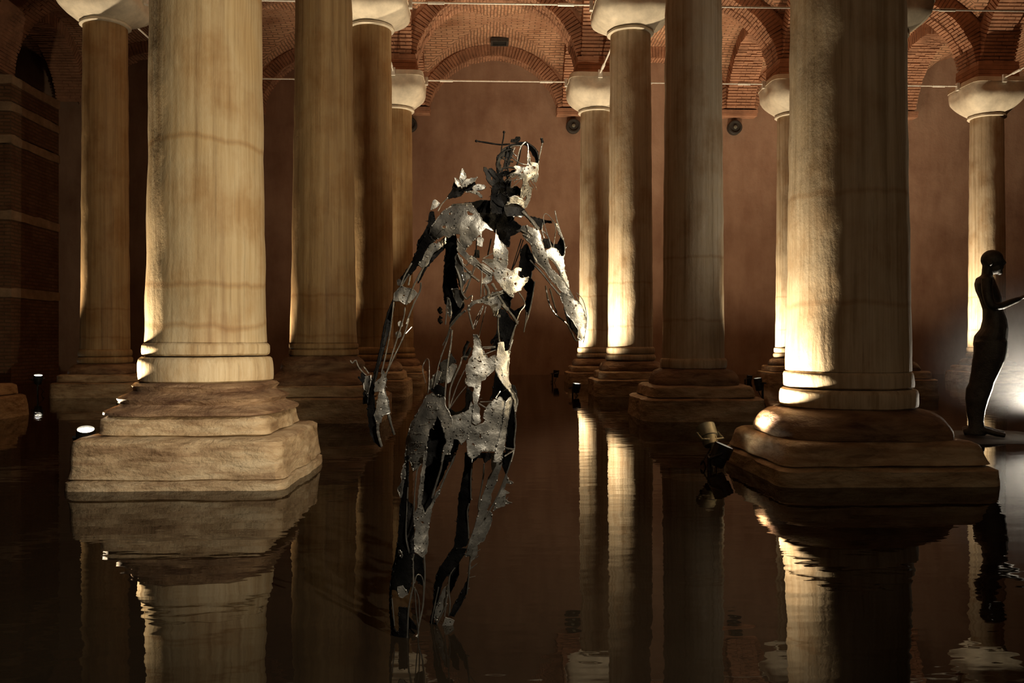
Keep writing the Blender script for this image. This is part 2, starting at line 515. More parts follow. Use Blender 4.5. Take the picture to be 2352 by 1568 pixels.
# brick pier at the far left with pale stone courses
pz0 = wpt(25, 784, 20.3); pz1 = wpt(135, 784, 22.6)
pier = empty('brick_pier', ((pz0.x - 1.6), (pz0.y + pz1.y) / 2, 0), 'dark brick pier banded with pale stone courses at the far left edge', 'pier')
px_h, py_h = 1.6, (pz1.y - pz0.y) / 2
mb = MB(); mb.box((0, 0, 3.45), (px_h, py_h, 3.75))
me = mesh('pier_body', mb.v, mb.f)
l = me.uv_layers.new(name='UVMap')
for p in me.polygons:
    for li in p.loop_indices:
        co = me.vertices[me.loops[li].vertex_index].co
        l.data[li].uv = (co.x + co.y, co.z)
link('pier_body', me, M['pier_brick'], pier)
for py in (180, 242, 318, 492, 670):
    z = EYE + (CY - py) * 20.3 / F_PX
    mb = MB()
    # four weathered faces of one course, slightly proud of the brick
    n = 18
    outl = []
    for (ax, ay, bx, by) in ((-1, -1, 1, -1), (1, -1, 1, 1), (1, 1, -1, 1), (-1, 1, -1, -1)):
        for i in range(n):
            t = i / n
            outl.append(((ax + (bx - ax) * t) * (px_h + 0.025), (ay + (by - ay) * t) * (py_h + 0.025)))
    vs, fs = [], []
    for (x, y) in outl:
        j = R.uniform(-0.02, 0.02)
        vs += [(x, y, z - 0.11 + j), (x, y, z + 0.09 + R.uniform(-0.02, 0.02))]
    m = len(outl)
    for i in range(m):
        i2 = (i + 1) % m
        fs.append((2 * i, 2 * i2, 2 * i2 + 1, 2 * i + 1))
    fs.append(tuple(2 * i for i in range(m))[::-1]); fs.append(tuple(2 * i + 1 for i in range(m)))
    mb.add(vs, fs)
    mb.build('stone_course', M['course'], pier, False)

# ------------------------------------------------------------------ marble columns
def loft(prof, segs=72, jit=0.0, jsc=4.0, seed=0.0, caps=True):
    """prof: (z, half size, exponent) with exponent 2 = round, large = square"""
    vs, fs = [], []
    for (z, h, n) in prof:
        for i in range(segs):
            a = 2 * math.pi * (i + 0.5) / segs
            c, s = abs(math.cos(a)), abs(math.sin(a))
            r = h * (c ** n + s ** n) ** (-1.0 / n)
            p = Vector((r * math.cos(a), r * math.sin(a), z))
            if jit:
                k = noise.fractal(Vector((p.x * jsc + seed, p.y * jsc, z * jsc * 1.3 + seed)), 1.0, 2.0, 4) * jit
                p += Vector((math.cos(a), math.sin(a), 0)) * k
                p.z += 0.4 * jit * noise.noise(Vector((p.x * jsc, p.y * jsc + seed, z * 2)))
            vs.append(p)
    for j in range(len(prof) - 1):
        for i in range(segs):
            i2 = (i + 1) % segs
            fs.append((j * segs + i, j * segs + i2, (j + 1) * segs + i2, (j + 1) * segs + i))
    if caps:
        fs.append(tuple(range(segs))[::-1])
        fs.append(tuple((len(prof) - 1) * segs + i for i in range(segs)))
    return vs, fs
def block(z0, z1, h, n, taper=0.0, bev=0.03, steps=4):
    """a worn slab with softened edges"""
    out = [(z0, h - bev, n), (z0 + bev * 0.4, h, n)]
    for i in range(1, steps):
        t = i / steps
        out.append((z0 + (z1 - z0) * t, h - taper * t, n))
    out += [(z1 - bev * 0.6, h - taper, n), (z1, h - taper - bev, n), (z1 + 0.001, 0.3, 2)]
    return out

def column(r, k, label, spec, mat, dx=0.0, dy=0.0, group='cistern columns'):
    root = empty('marble_column', (gx(k) + dx, gy(r) + dy, 0), label, 'column', group)
    sd = r * 3.7 + k * 1.9
    det = 96 if r == 0 else 64
    jz = 0.012
    zs = spec['shaft']               # z of the shaft's foot
    top = spec.get('top', 6.6)
    r0, r1 = spec['r0'], spec['r1']
    prof = []
    z = zs
    rows = int((top - zs) / (0.08 if r == 0 else 0.16))
    seams = spec.get('seams', ())
    for i in range(rows + 1):
        z = zs + (top - zs) * i / rows
        t = (z - zs) / (top - zs)
        rad = r0 + (r1 - r0) * (t ** 0.8)
        prof.append((z, rad, 2.0))
    for s_ in seams:
        t = (s_ - zs) / (top - zs)
        rad = r0 + (r1 - r0) * (t ** 0.8)
        prof += [(s_ - 0.012, rad, 2), (s_, rad - 0.004, 2), (s_ + 0.012, rad, 2)]
    prof.sort()
    vs, fs = loft(prof, det, 0.010, 2.2, sd)
    mb = MB(); mb.add(vs, fs); mb.build('shaft', mat, root)
    def piece(name, pr, m, jit=0.012, sc=5.0, exact=False):
        vs, fs = loft(pr, det, jit, sc, sd + len(name))
        b = MB(); b.add(vs, fs)
        return b.build(name, m, root, True)
    for (za, zb, rad, bul) in spec['rings']:
        pr = [(za, rad - 0.02, 2), (za + 0.012, rad, 2)]
        for t in (0.25, 0.5, 0.75): pr.append((za + (zb - za) * t, rad + bul * math.sin(math.pi * t), 2))
        pr += [(zb - 0.012, rad - 0.004, 2), (zb, rad - 0.02, 2)]
        piece('collar', pr, spec.get('ringmat', mat), 0.008, 4)
    piece('base_moulding', spec['base'], M['base'], 0.014, 4)
    for nm, (za, zb, h, n, tp) in zip(('plinth', 'footing', 'footing'), spec['slabs']):
        piece(nm, block(za, zb, h, n, tp, 0.035), M['plinth'], 0.022, 3.5)
    # capital: bell that opens from round to square
    ct = SPR - 0.03
    hh = ct - top
    pr = [(top - 0.05, r1 + 0.035, 2), (top - 0.035, r1 + 0.055, 2), (top, r1 + 0.055, 2), (top + 0.02, r1 + 0.03, 2)]
    for i in range(1, 15):
        t = i / 14
        pr.append((top + 0.02 + (hh - 0.14) * t, r1 + 0.03 + (0.69 - r1 - 0.03) * math.sin(min(1.0, t / 0.66) * math.pi / 2), 2 + 5.0 * t ** 1.2))
    pr += [(ct - 0.12, 0.70, 7), (ct - 0.005, 0.68, 8), (ct, 0.64, 8)]
    piece('capital', pr, M['capital'], 0.014, 3)
    mb = MB()
    for q in range(4):
        mb.box((0, 0, SPR - 0.02 + 0.10 * q + 0.05), (0.50 - 0.004 * (q % 2), 0.50 - 0.004 * (q % 2), 0.046))
    mb.build('impost_block', M['arch_brick'], root, False)
    return root

def base_prof(z0, z1, ra, rb, n=3.0, waves=2, bulge=False):
    """a worn moulded base: from rb (wide, below) to ra (narrow, above)"""
    out = [(z0, rb - 0.03, n + 1.5)]
    m = 12
    for i in range(m + 1):
        t = i / m
        rad = (ra + (rb - ra) * math.sqrt(max(0.0, 1 - t ** 2.4)) - 0.05 * max(0.0, 0.25 - t)) if bulge else rb + (ra - rb) * t ** 0.9 + 0.028 * math.sin(t * math.pi * 2 * waves + 0.4)
        out.append((z0 + 0.01 + (z1 - z0 - 0.02) * t, rad, n + (2.0 - n) * t + 1.2 * (1 - t)))
    out.append((z1, ra - 0.03, 2))
    return out
spec_nl = dict(shaft=0.975, top=6.7, r0=0.428, r1=0.36, seams=(),
    rings=((0.878, 0.975, 0.443, 0.004), (0.690, 0.870, 0.468, 0.006)),
    base=base_prof(0.47, 0.695, 0.475, 0.60, 3.2, 2.3), slabs=((0.335, 0.475, 0.58, 14, 0.02), (0.06, 0.335, 0.725, 16, 0.03), (-0.3, 0.07, 0.742, 18, 0.01)))
spec_nr = dict(shaft=0.762, top=6.7, r0=0.452, r1=0.375, seams=(),
    rings=((0.635, 0.762, 0.462, 0.003), (0.490, 0.630, 0.488, 0.006)),
    base=base_prof(0.285, 0.492, 0.505, 0.655, 2.1, 1.0, True), slabs=((0.125, 0.288, 0.73, 12, 0.05), (-0.3, 0.125, 0.77, 16, 0.01)))
spec_2l = dict(shaft=0.965, top=6.7, r0=0.425, r1=0.34, seams=(),
    rings=((0.885, 0.965, 0.432, 0.004), (0.80, 0.885, 0.438, 0.003)),
    base=base_prof(0.44, 0.805, 0.44, 0.66, 2.6, 1.5), slabs=((0.30, 0.445, 0.74, 10, 0.02), (-0.3, 0.30, 0.84, 10, 0.02)))
spec_2r = dict(shaft=0.765, top=6.7, r0=0.405, r1=0.35, seams=(),
    rings=((0.63, 0.765, 0.425, 0.008),),
    base=base_prof(0.42, 0.635, 0.44, 0.56, 2.1, 2.0, True), slabs=((0.275, 0.425, 0.66, 9, 0.02), (-0.3, 0.275, 0.80, 6, 0.03)))
def spec_far(top, zs=0.88, r0=0.42, r1=0.375, seams=()):
    return dict(shaft=zs, top=top, r0=r0, r1=r1, seams=seams,
        rings=((zs - 0.13, zs, r0 + 0.022, 0.01), (zs - 0.25, zs - 0.135, r0 + 0.035, 0.012)),
        base=base_prof(zs - 0.44, zs - 0.25, r0 + 0.03, r0 + 0.15, 2.1, 1.0, True),
        slabs=((zs - 0.58, zs - 0.44, 0.64, 9, 0.02), (-0.3, zs - 0.58, 0.74, 9, 0.02)))
column(0, 0, 'thick warm-lit column nearest on the left, on a stepped square pedestal', spec_nl, M['marble_a'])
column(0, 1, 'thick column nearest on the right, glaring bright down its left half', spec_nr, M['marble_b'])
column(1, 0, 'brown column just left of the sculpture, right behind the nearest left column', spec_2l, M['marble_c'])
column(1, 1, 'dull shaded column between the sculpture and the nearest right column', spec_2r, M['marble_b'])
column(1, -1, 'column mostly outside the left edge, only its stepped pedestal showing', spec_2r, M['marble_c'])
column(2, -1, 'slim dark column with a flared capital left of the nearest left column', spec_far(6.73, 0.84), M['marble_c'])
column(2, 0, 'column touching the right edge of the brown column behind the sculpture', spec_far(6.73), M['marble_c'], 0.0)
column(2, 1, 'column right of the sculpture with a bright left half and broad marble capital', spec_far(6.70), M['marble_b'])
column(2, 2, 'column hidden behind the nearest right column, a corner of its capital showing', spec_far(6.70), M['marble_b'])
column(3, -1, 'far column standing hidden behind the nearest left column', spec_far(6.50, 0.84), M['marble_c'])
column(3, 0, 'far column with a small lit capital just left of the sculpture head', spec_far(6.50, 0.84), M['marble_c'])
column(3, 1, 'far slender column just right of the sculpture arm, with lit capital', spec_far(6.50, 0.84), M['marble_b'])
column(3, 2, 'far slender column peeking out left of the nearest right column', spec_far(6.44, 0.84), M['marble_b'])
column(3, 3, 'far column at the right edge behind the standing bronze figure', spec_far(6.46, 0.84), M['marble_b'])

# ------------------------------------------------------------------ steel tie rods between the capitals
TZ = 7.22
def tie_rod(a, b, label, group):
    a, b = Vector(a), Vector(b)
    d = (b - a).normalized()
    ln = (b - a).length
    root = empty('tie_rod', a, label, 'tie rod', group, math.atan2(d.y, d.x))
    mb = MB(); mb.tube([(0, 0, 0), (ln, 0, 0)], 0.019, 8); mb.build('rod', M['steel'], root)
    for x in (0.5, ln - 0.5):
        mb = MB(); mb.tube([(x - 0.16, 0, 0), (x - 0.15, 0, 0), (x + 0.15, 0, 0), (x + 0.16, 0, 0)], [0.02, 0.034, 0.034, 0.02], 8)
        mb.build('turnbuckle', M['steel'], root)
    for x in (0.03, ln - 0.03):
        mb = MB(); mb.box((x, 0, -0.02), (0.03, 0.05, 0.09)); mb.build('bracket', M['steel'], root, False)
for r, nm in ((2, 'nearer'), (3, 'farther')):
    for k, where in ((-2, 'at the far left'), (-1, 'behind the nearest left column'), (0, 'above the sculpture'), (1, 'left of the nearest right column'), (2, 'at the right edge')):
        if k == -2 and r == 3: continue
        tie_rod((gx(k) + 0.7, gy(r), TZ), (gx(k + 1) - 0.7, gy(r), TZ), 'steel tie rod %s, %s row of capitals' % (where, nm), 'crosswise tie rods')
for k, where in ((-1, 'the slim dark column at left'), (0, 'the column left of the sculpture'), (1, 'the half-lit column right of the sculpture'), (2, 'the hidden column at right')):
    tie_rod((gx(k), gy(2) + 0.7, TZ), (gx(k), gy(3) - 0.7, TZ), 'steel tie rod running back from the capital of ' + where, 'lengthwise tie rods')
tie_rod((gx(3), gy(3) - 4.0, TZ), (gx(3), gy(3) - 0.7, TZ), 'steel tie rod coming forward from the capital at the right edge', 'lengthwise tie rods')

# round dark wall drums and the vault opening
for k, lab in ((-1, 'round dark drum on the end wall beside the slim dark column at left'), (0, 'round dark drum on the end wall left of the sculpture head'),
               (1, 'round dark drum on the end wall right above the sculpture head'), (2, 'round dark drum on the end wall left of the nearest right column')):
    root = empty('wall_drum', (gx(k) - 0.05, YW, 7.32 - 0.0), lab, 'wall drum', 'wall drums')
    for nm, prof, m in (('drum', ((0.0, 0.21), (-0.16, 0.21), (-0.18, 0.19), (-0.18, 0.15), (-0.15, 0.14), (-0.15, 0.0)), M['dark']), ('hub', ((-0.14, 0.05), (-0.19, 0.05), (-0.2, 0.03), (-0.2, 0.0)), M['lamp_grey'])):
        mb = MB(); n = 28; vs, fs = [], []
        for (y, q) in prof:
            for i in range(n):
                a = 2 * math.pi * i / n
                vs.append((q * math.cos(a), y, q * math.sin(a)))
        for j in range(len(prof) - 1):
            for i in range(n):
                i2 = (i + 1) % n
                fs.append((j * n + i, j * n + i2, (j + 1) * n + i2, (j + 1) * n + i))
        mb.add(vs, fs); mb.build(nm, m, root)
def vent(loc, label):
    root = empty('vault_vent', loc, label, 'vent', 'vault vents')
    for (c, h) in (((0, -0.19, 0), (0.25, 0.03, 0.05)), ((0, 0.19, 0), (0.25, 0.03, 0.05)), ((-0.22, 0, 0), (0.03, 0.16, 0.05)), ((0.22, 0, 0), (0.03, 0.16, 0.05))):
        mb = MB(); mb.box(c, h); mb.build('frame', M['dark'], root, False)
    mb = MB(); mb.box((0, 0, 0.02), (0.20, 0.17, 0.02)); mb.build('dark_opening', plain('vent_dark', (0.01, 0.008, 0.006), 0.9), root, False)
vent((wpt(1147, 118, 25.0).x, gy(3) + 3.9, 9.5), 'small dark opening in the vault crown above the sculpture')
vent((gx(2) + S / 2, gy(3) + 2.6, 9.5), 'small dark opening in the vault at the upper right')

# ------------------------------------------------------------------ uplights on posts
WARM = (1.0, 0.80, 0.53)
def uplight(px, py, zc, label, aim, energy, size=70, lit=True, mat='lamp_metal', twin=False, r=0.065, blend=0.6, soft=0.045, col=WARM):
    """spot lamp: post out of the water, yoke, can-shaped head with lens"""
    p = wpt(px, py, zc) if zc else Vector((px, py, 0.3))
    root = empty('spot_lamp', (p.x, p.y, 0), label, 'lamp', 'cistern spot lamps')
    d = (Vector(aim) - p).normalized()
    q = d.to_track_quat('Z', 'Y').to_matrix()
    h = Vector((0, 0, p.z))
    mb = MB()
    off = Vector((d.x, d.y, 0))
    off = (off.normalized() if off.length > 1e-3 else Vector((0, 1, 0)))
    side = Vector((-off.y, off.x, 0))
    foot = -off * (r * 1.5)
    mb.tube([foot + Vector((0, 0, -0.12)), foot + Vector((0, 0, p.z - r * 1.2))], 0.016, 8)
    mb.build('post', M[mat], root)
    mb = MB()
    mb.tube([foot + Vector((0, 0, p.z - r * 1.25)), foot + side * r * 1.25 + Vector((0, 0, p.z - r * 1.2)), h + side * r * 1.25 - d * 0.06, h - d * 0.06 + side * r * 0.9], 0.010, 6)
    mb.tube([foot + Vector((0, 0, p.z - r * 1.25)), foot - side * r * 1.25 + Vector((0, 0, p.z - r * 1.2)), h - side * r * 1.25 - d * 0.06, h - d * 0.06 - side * r * 0.9], 0.010, 6)
    mb.build('yoke', M[mat], root)
    prof = ((-0.17, 0.0), (-0.17, r * 0.72), (-0.15, r * 0.8), (-0.10, r * 0.82), (-0.095, r * 0.98), (0.0, r), (0.0, r * 0.88), (-0.015, r * 0.86))
    n = 24; vs, fs = [], []
    for (t, rad) in prof:
        for i in range(n):
            a = 2 * math.pi * i / n
            vs.append(h + q @ Vector((rad * math.cos(a), rad * math.sin(a), t)))
    for j in range(len(prof) - 1):
        for i in range(n):
            i2 = (i + 1) % n
            fs.append((j * n + i, j * n + i2, (j + 1) * n + i2, (j + 1) * n + i))
    mb = MB(); mb.add(vs, fs); mb.build('lamp_head', M[mat], root)
    vs = [h + q @ Vector((r * 0.87 * math.cos(2 * math.pi * i / n), r * 0.87 * math.sin(2 * math.pi * i / n), -0.014)) for i in range(n)]
    mb = MB(); mb.add(vs, [tuple(range(n))]); mb.build('lens', M['glow'] if lit else M['dark'], root, False)
    cb = [foot + Vector((0.02, 0, p.z - r)), h - d * 0.16 - side * 0.02, h - d * 0.2 + side * 0.10 + Vector((0, 0, -0.12)), foot + side * 0.08 + Vector((0, 0, 0.05)), foot + side * 0.03 + Vector((0, 0, -0.1))]
    mb = MB(); mb.tube(catmull(cb, 5), 0.006, 5); mb.build('cable', M['lamp_metal'], root)
    if lit and energy > 0:
        s = spot('lamp_light', tuple(p + d * 0.02), tuple(p + d), energy, size, blend, col, soft)
    return root
def ctop(r, k, z=4.0, dx=0.0, dy=0.0): return (gx(k) + dx, gy(r) + dy, z)
uplight(197, 985, 6.32, 'lit spot lamp on the left corner of the nearest left pedestal', wpt(190, 385, 5.7), 300, 130)
uplight(283, 925, 7.15, 'grey spot lamp tucked behind the nearest left pedestal', ctop(0, 0, 5, -0.4, 0.6), 40, 60, True, 'lamp_grey', r=0.05)
uplight(88, 861, 15.85, 'lit spot lamp standing in the water at the far left', ctop(2, -1, 6.8, -0.4, -1.3), 1000, 66, r=0.08)
uplight(594, 893, 11.35, 'spot lamp hidden left of the brown column pedestal', ctop(1, 0, 3.8, -0.36, 0.1), 420, 80)
uplight(1325, 880, 15.7, 'lit spot lamp on a post left of the bright half-lit column', ctop(2, 1, 7.0, -0.5, -1.2), 1200, 110, r=0.075, blend=1.0)
uplight(1278, 850, 20.6, 'dark spot lamp on a bent post just right of the sculpture forearm', ctop(3, 1, 7.0, -0.45, -0.1), 1050, 110, r=0.07, blend=1.0)
uplight(1620, 978, 6.93, 'grey-green spot lamp on a post left of the nearest right pedestal', ctop(1, 1, 9, -2.5, 1.0), 10, 60, mat='lamp_grey', r=0.075)
uplight(1664, 1022, 6.62, 'black spot lamp touching the left side of the nearest right pedestal', ctop(0, 1, 2.0, -0.2, -0.1), 330, 95, r=0.075)
uplight(1722, 862, 21.0, 'left one of two thin spot lamps left of the nearest right column', ctop(3, 2, 7.0, -0.45, -0.1), 1050, 110, r=0.07, blend=1.0)
uplight(1740, 868, 11.75, 'right one of two thin spot lamps left of the nearest right column', ctop(1, 1, 5.0, 0.3, 0.1), 110, 90, r=0.055)
uplight(2140, 868, 20.9, 'dim spot lamp beside the far column at the right edge', ctop(3, 3, 7.0, -0.45, -0.1), 1400, 110, r=0.07, blend=1.0)
uplight(2392, 948, 9.3, 'spot lamp at the right edge shining onto the bronze figure', wpt(2270, 700, 8.9), 200, 120, r=0.09, col=(1.0, 0.88, 0.70))
uplight(770, 880, 18.0, 'spot lamp hidden behind the brown column', ctop(3, 0, 7.0, -0.5, 0), 600, 50, r=0.07, blend=1.0)
uplight(gx(0) - 1.0, gy(2) - 0.25, None, 'spot lamp hidden behind the brown column pedestal', ctop(2, 0, 7.0, -0.5, 0), 900, 70, r=0.07, blend=1.0)

# unseen lamps added behind the far pedestals to brighten end wall and vault
for k, wh, en in ((-1, 'behind the nearest left column', 35), (0, 'left of the sculpture', 200), (1, 'right of the sculpture', 240), (2, 'behind the nearest right column', 190), (3, 'at the right edge', 190)):
    uplight(gx(k) + 0.3, gy(3) + 1.15, None, 'added wall-washing spot lamp behind the far pedestal ' + wh, (gx(k) + 0.8, gy(3) + 3.2, 8.0), en, 130, r=0.07, col=(1.0, 0.72, 0.45), blend=0.9)

# ------------------------------------------------------------------ the welded steel sculpture
# Traced in sketch units (1 unit = 1.46 mm at the figure); every sheet is laid on a body volume
# (half width / half depth per height), so the figure is hollow and has its real depth.
ZS = 2.93
U = ZS / F_PX
CROPS = dict(A=(960, 280, 4.355), B=(780, 540, 3.136), C=(980, 540, 5.2275), D=(900, 760, 4.612), E=(860, 1040, 5.6), F=(860, 1260, 5.09),
             G=(1060, 290, 7.839), H=(960, 440, 7.127), I=(1140, 440, 7.127), J=(1000, 580, 6.533), K=(800, 800, 6.531), L=(960, 780, 5.6))
def cv(c, pts):
    ox, oy, s = CROPS[c]
    return [(ox + x / s, oy + y / s) for x, y in pts]
def P(s):
    v = s.split()
    return [tuple(float(q) for q in w.split(',')) for w in v]
VOL = {
 'torso': [(430, 1165, 60, 35, 0), (480, 1110, 130, 60, 0), (520, 1110, 155, 70, 0), (580, 1130, 125, 80, 0), (650, 1122, 112, 80, 0), (720, 1112, 105, 70, 0),
           (780, 1100, 95, 60, 0), (850, 1085, 112, 65, 0), (920, 1078, 125, 75, 0), (1000, 1062, 132, 75, 0), (1090, 1060, 138, 70, 0)],
 'armR': [(430, 1210, 45, 25, 0), (520, 1225, 60, 35, 0), (600, 1270, 60, 38, -10), (680, 1300, 48, 28, -20), (740, 1322, 32, 22, -30), (790, 1335, 25, 15, -40)],
 'armL': [(500, 1010, 60, 42, 0), (600, 985, 52, 36, 0), (660, 945, 42, 30, 0), (720, 915, 42, 26, 0), (800, 898, 38, 22, -10), (880, 880, 34, 20, -20), (950, 868, 36, 20, -25), (1030, 868, 34, 16, -30)],
 'legL': [(930, 990, 70, 60, 0), (1040, 982, 78, 66, 0), (1120, 962, 64, 56, 0), (1200, 947, 52, 46, 0), (1280, 945, 46, 40, 0), (1350, 935, 48, 42, 0), (1430, 930, 38, 34, 0), (1500, 930, 34, 32, 0), (1580, 930, 34, 32, 0)],
 'legR': [(970, 1120, 75, 60, 10), (1060, 1112, 80, 60, 25), (1150, 1092, 70, 52, 45), (1250, 1070, 56, 44, 62), (1330, 1042, 54, 40, 74), (1400, 1025, 44, 34, 82), (1460, 1020, 34, 28, 86), (1540, 1020, 34, 28, 86)],
 'head': [(290, 1190, 80, 50, -5), (340, 1190, 66, 62, -5), (400, 1184, 64, 66, -5), (450, 1168, 56, 52, 0), (490, 1150, 60, 45, 0)],
 'neck': [(370, 1140, 40, 30, 10), (440, 1145, 50, 38, 5), (500, 1150, 70, 45, 5)],
 'flat': [(0, 1060, 4000, 1, -12), (2000, 1060, 4000, 1, -12)],
 'side': [(0, 1060, 4000, 1, 10), (2000, 1060, 4000, 1, 10)],
}
def depth(vol, x, y, mode):
    cx, hw, dp, off = interp(VOL[vol], y)
    t = min(1.0, abs(x - cx) / hw)
    d = dp * math.sqrt(1 - t * t)
    if mode == 'f': return off - d
    if mode == 'b': return off + d
    return off
def sp(x, y, dz):
    return wpt(x, y, ZS + dz * U)
statue_o = sp(1000, 784, 0); statue_o.z = 0
statue = empty('metal_sculpture', statue_o, 'walking figure welded from torn steel plates and rods, standing in the water', 'sculpture')
def inside(p, poly):
    x, y = p; c = False; n = len(poly)
    for i in range(n):
        x1, y1 = poly[i]; x2, y2 = poly[(i + 1) % n]
        if (y1 > y) != (y2 > y) and x < (x2 - x1) * (y - y1) / (y2 - y1) + x1: c = not c
    return c
def dense(poly, step, jit, closed=True):
    out = []
    n = len(poly)
    for i in range(n if closed else n - 1):
        a, b = poly[i], poly[(i + 1) % n]
        m = max(1, int(math.hypot(b[0] - a[0], b[1] - a[1]) / step))
        for k in range(m):
            t = k / m
            j = jit if k else 0
            out.append((a[0] + (b[0] - a[0]) * t + R.uniform(-j, j), a[1] + (b[1] - a[1]) * t + R.uniform(-j, j)))
    return out
def rel(x, y):
    return 7.0 * noise.noise(Vector((x * 0.021, y * 0.016, 8.3))) + 2.6 * noise.noise(Vector((x * 0.06, y * 0.05, 3.3)))
def plate(parent, name, vol, mode, poly, holes=(), mat='plate', step=6.0, thick=2.6, bead=1.3, lift=0.0):
    holes = list(holes)
    ar = abs(sum(poly[i - 1][0] * poly[i][1] - poly[i][0] * poly[i - 1][1] for i in range(len(poly)))) / 2
    if mat != 'dplate' and ar > 900:
        want = min(7, int(ar / 700)); tries = 0
        while want and tries < 60:
            tries += 1
            hx, hy = R.uniform(min(p[0] for p in poly), max(p[0] for p in poly)), R.uniform(min(p[1] for p in poly), max(p[1] for p in poly))
            hr, ea, el = R.uniform(1.6, 4.2), R.uniform(0, math.pi), R.uniform(1.0, 2.2)
            chk = [(hx + 2.6 * hr * el * math.cos(a * 0.7), hy + 2.6 * hr * el * math.sin(a * 0.7)) for a in range(9)]
            if not all(inside(c, poly) and not any(inside(c, h) for h in holes) for c in chk): continue
            hole = []
            for a in range(8):
                t = a * math.pi / 4; q = hr * R.uniform(0.7, 1.25)
                ux, uy = q * el * math.cos(t), q * math.sin(t)
                hole.append((hx + ux * math.cos(ea) - uy * math.sin(ea), hy + ux * math.sin(ea) + uy * math.cos(ea)))
            holes.append(hole); want -= 1
    rings = [dense(poly, min(step, 4.5), 1.1)] + [dense(h, 4.0, 0.5) for h in holes]
    pts, edges = [], []
    for rg in rings:
        n0 = len(pts); m = len(rg)
        pts += rg
        edges += [(n0 + i, n0 + (i + 1) % m) for i in range(m)]
    xs = [p[0] for p in poly]; ys = [p[1] for p in poly]
    gstep = step * 1.15
    y = min(ys)
    while y < max(ys):
        x = min(xs)
        while x < max(xs):
            q = (x + R.uniform(-1.3, 1.3), y + R.uniform(-1.3, 1.3))
            if inside(q, poly) and not any(inside(q, h) for h in holes): pts.append(q)
            x += gstep
        y += gstep
    r = delaunay_2d_cdt([Vector(p) for p in pts], edges, [], 0, 1e-4)
    ov, of = r[0], r[2]
    tri = []
    for f in of:
        c = (sum(ov[i].x for i in f) / len(f), sum(ov[i].y for i in f) / len(f))
        if inside(c, rings[0]) and not any(inside(c, h) for h in rings[1:]): tri.append(tuple(f))
    dz = [depth(vol, v.x, v.y, mode) + lift + rel(v.x, v.y) for v in ov]
    front = [sp(v.x, v.y, d) - statue_o for v, d in zip(ov, dz)]
    back = [sp(v.x, v.y, d + thick) - statue_o for v, d in zip(ov, dz)]
    n = len(ov)
    fs, cnt = [], {}
    for f in tri:
        a, b, c = f
        if (ov[b] - ov[a]).cross(ov[c] - ov[a]) > 0: f = (a, c, b)   # sketch y points down
        f = f[::-1]
        fs.append(f)
        fs.append(tuple(i + n for i in f[::-1]))
        for i in range(3):
            e = (f[i], f[(i + 1) % 3])
            cnt[e] = 1
    for (a, b) in list(cnt):
        if (b, a) not in cnt: fs.append((b, a, a + n, b + n))
    mb = MB()
    mb.add(front + back, fs)
    if bead:
        for rg in rings:
            pth = []
            rad = []
            for (x, y) in dense(rg, 4.0, 0.3) + rg[:1]:
                pth.append(sp(x, y, depth(vol, x, y, mode) + lift + rel(x, y) + thick * 0.4) - statue_o)
                rad.append(bead * R.uniform(0.55, 1.6) * U)
            mb.tube(pth, rad, 5, False)
            for pv in pth:
                if R.random() < 0.10:
                    mb.ball(pv, bead * R.uniform(1.5, 2.4) * U, 6, 4)
                if R.random() < 0.035:
                    dv = Vector((R.uniform(-1, 1), R.uniform(-0.7, 0.3), R.uniform(-1, 1))).normalized() * R.uniform(4, 11) * U
                    mb.tube([pv, pv + dv * 0.5 + Vector((0, 0, 1.2 * U)), pv + dv], [0.9 * U, 0.8 * U, 0.5 * U], 5)
    me = mesh(name, mb.v, mb.f)
    o = link(name, me, M[mat], parent, True)
    try: me.set_sharp_from_angle(angle=0.9)
    except Exception: pass
    return o
def rod(parent, vol, mode, pts, r, mat='rod', lift=0.0, taper=None, ball=None, name='rod'):
    c = catmull([Vector((x, y, depth(vol, x, y, mode) + lift)) for x, y in pts], 6)
    path = [sp(v.x, v.y, v.z) - statue_o for v in c]
    n = len(path)
    rad = [r * U * R.uniform(0.8, 1.2) * (1 if taper is None else 1 + (taper - 1) * i / (n - 1)) for i in range(n)]
    mb = MB(); mb.tube(path, rad, 7)
    if ball:
        i = 0 if ball[0] == 0 else -1
        mb.ball(path[i], ball[1] * U)
    return mb.build(name, M[mat], parent, True)

def part(name, vol, mode, c, pts, holes=(), mat='plate', **kw):
    return plate(statue, name, vol, mode, cv(c, P(pts)), [cv(c, P(h)) for h in holes], mat, **kw)
def sub(par, vol, mode, c, pts, holes=(), mat='plate', name='plate', **kw):
    return plate(par, name, vol, mode, cv(c, P(pts)), [cv(c, P(h)) for h in holes], mat, **kw)
def rods(par, vol, mode, c, lines, r, **kw):
    for l in lines: rod(par, vol, mode, cv(c, P(l)), r, **kw)

# --- torso
torso = part('torso', 'torso', 'f', 'H', '180,760 210,600 280,500 400,330 560,230 760,220 880,220 950,310 1010,400 1050,480 1150,560 1230,640 1110,590 1040,650 1040,740 1010,700 980,720 930,780 880,810 880,850 800,910 760,970 740,900 700,850 680,760 700,700 620,690 500,750 430,710 390,730 270,800 200,800',
    ['790,320 830,310 920,370 880,400 810,390'])
sub(torso, 'torso', 'f', 'H', '650,780 700,850 740,900 760,970 830,1040 900,1100 960,1160 1060,1240 1180,1330 1230,1370 1180,1400 1060,1310 960,1230 880,1190 780,1100 700,1020 650,960')
sub(torso, 'torso', 'f', 'H', '1280,690 1310,720 1330,790 1400,860 1470,960 1470,1080 1450,1250 1400,1290 1260,1290 1180,1230 1060,1140 1070,1120 1230,1130 1250,1080 1240,980 1260,860', ['1250,1230 1280,1240 1285,1265 1260,1275 1245,1255'])
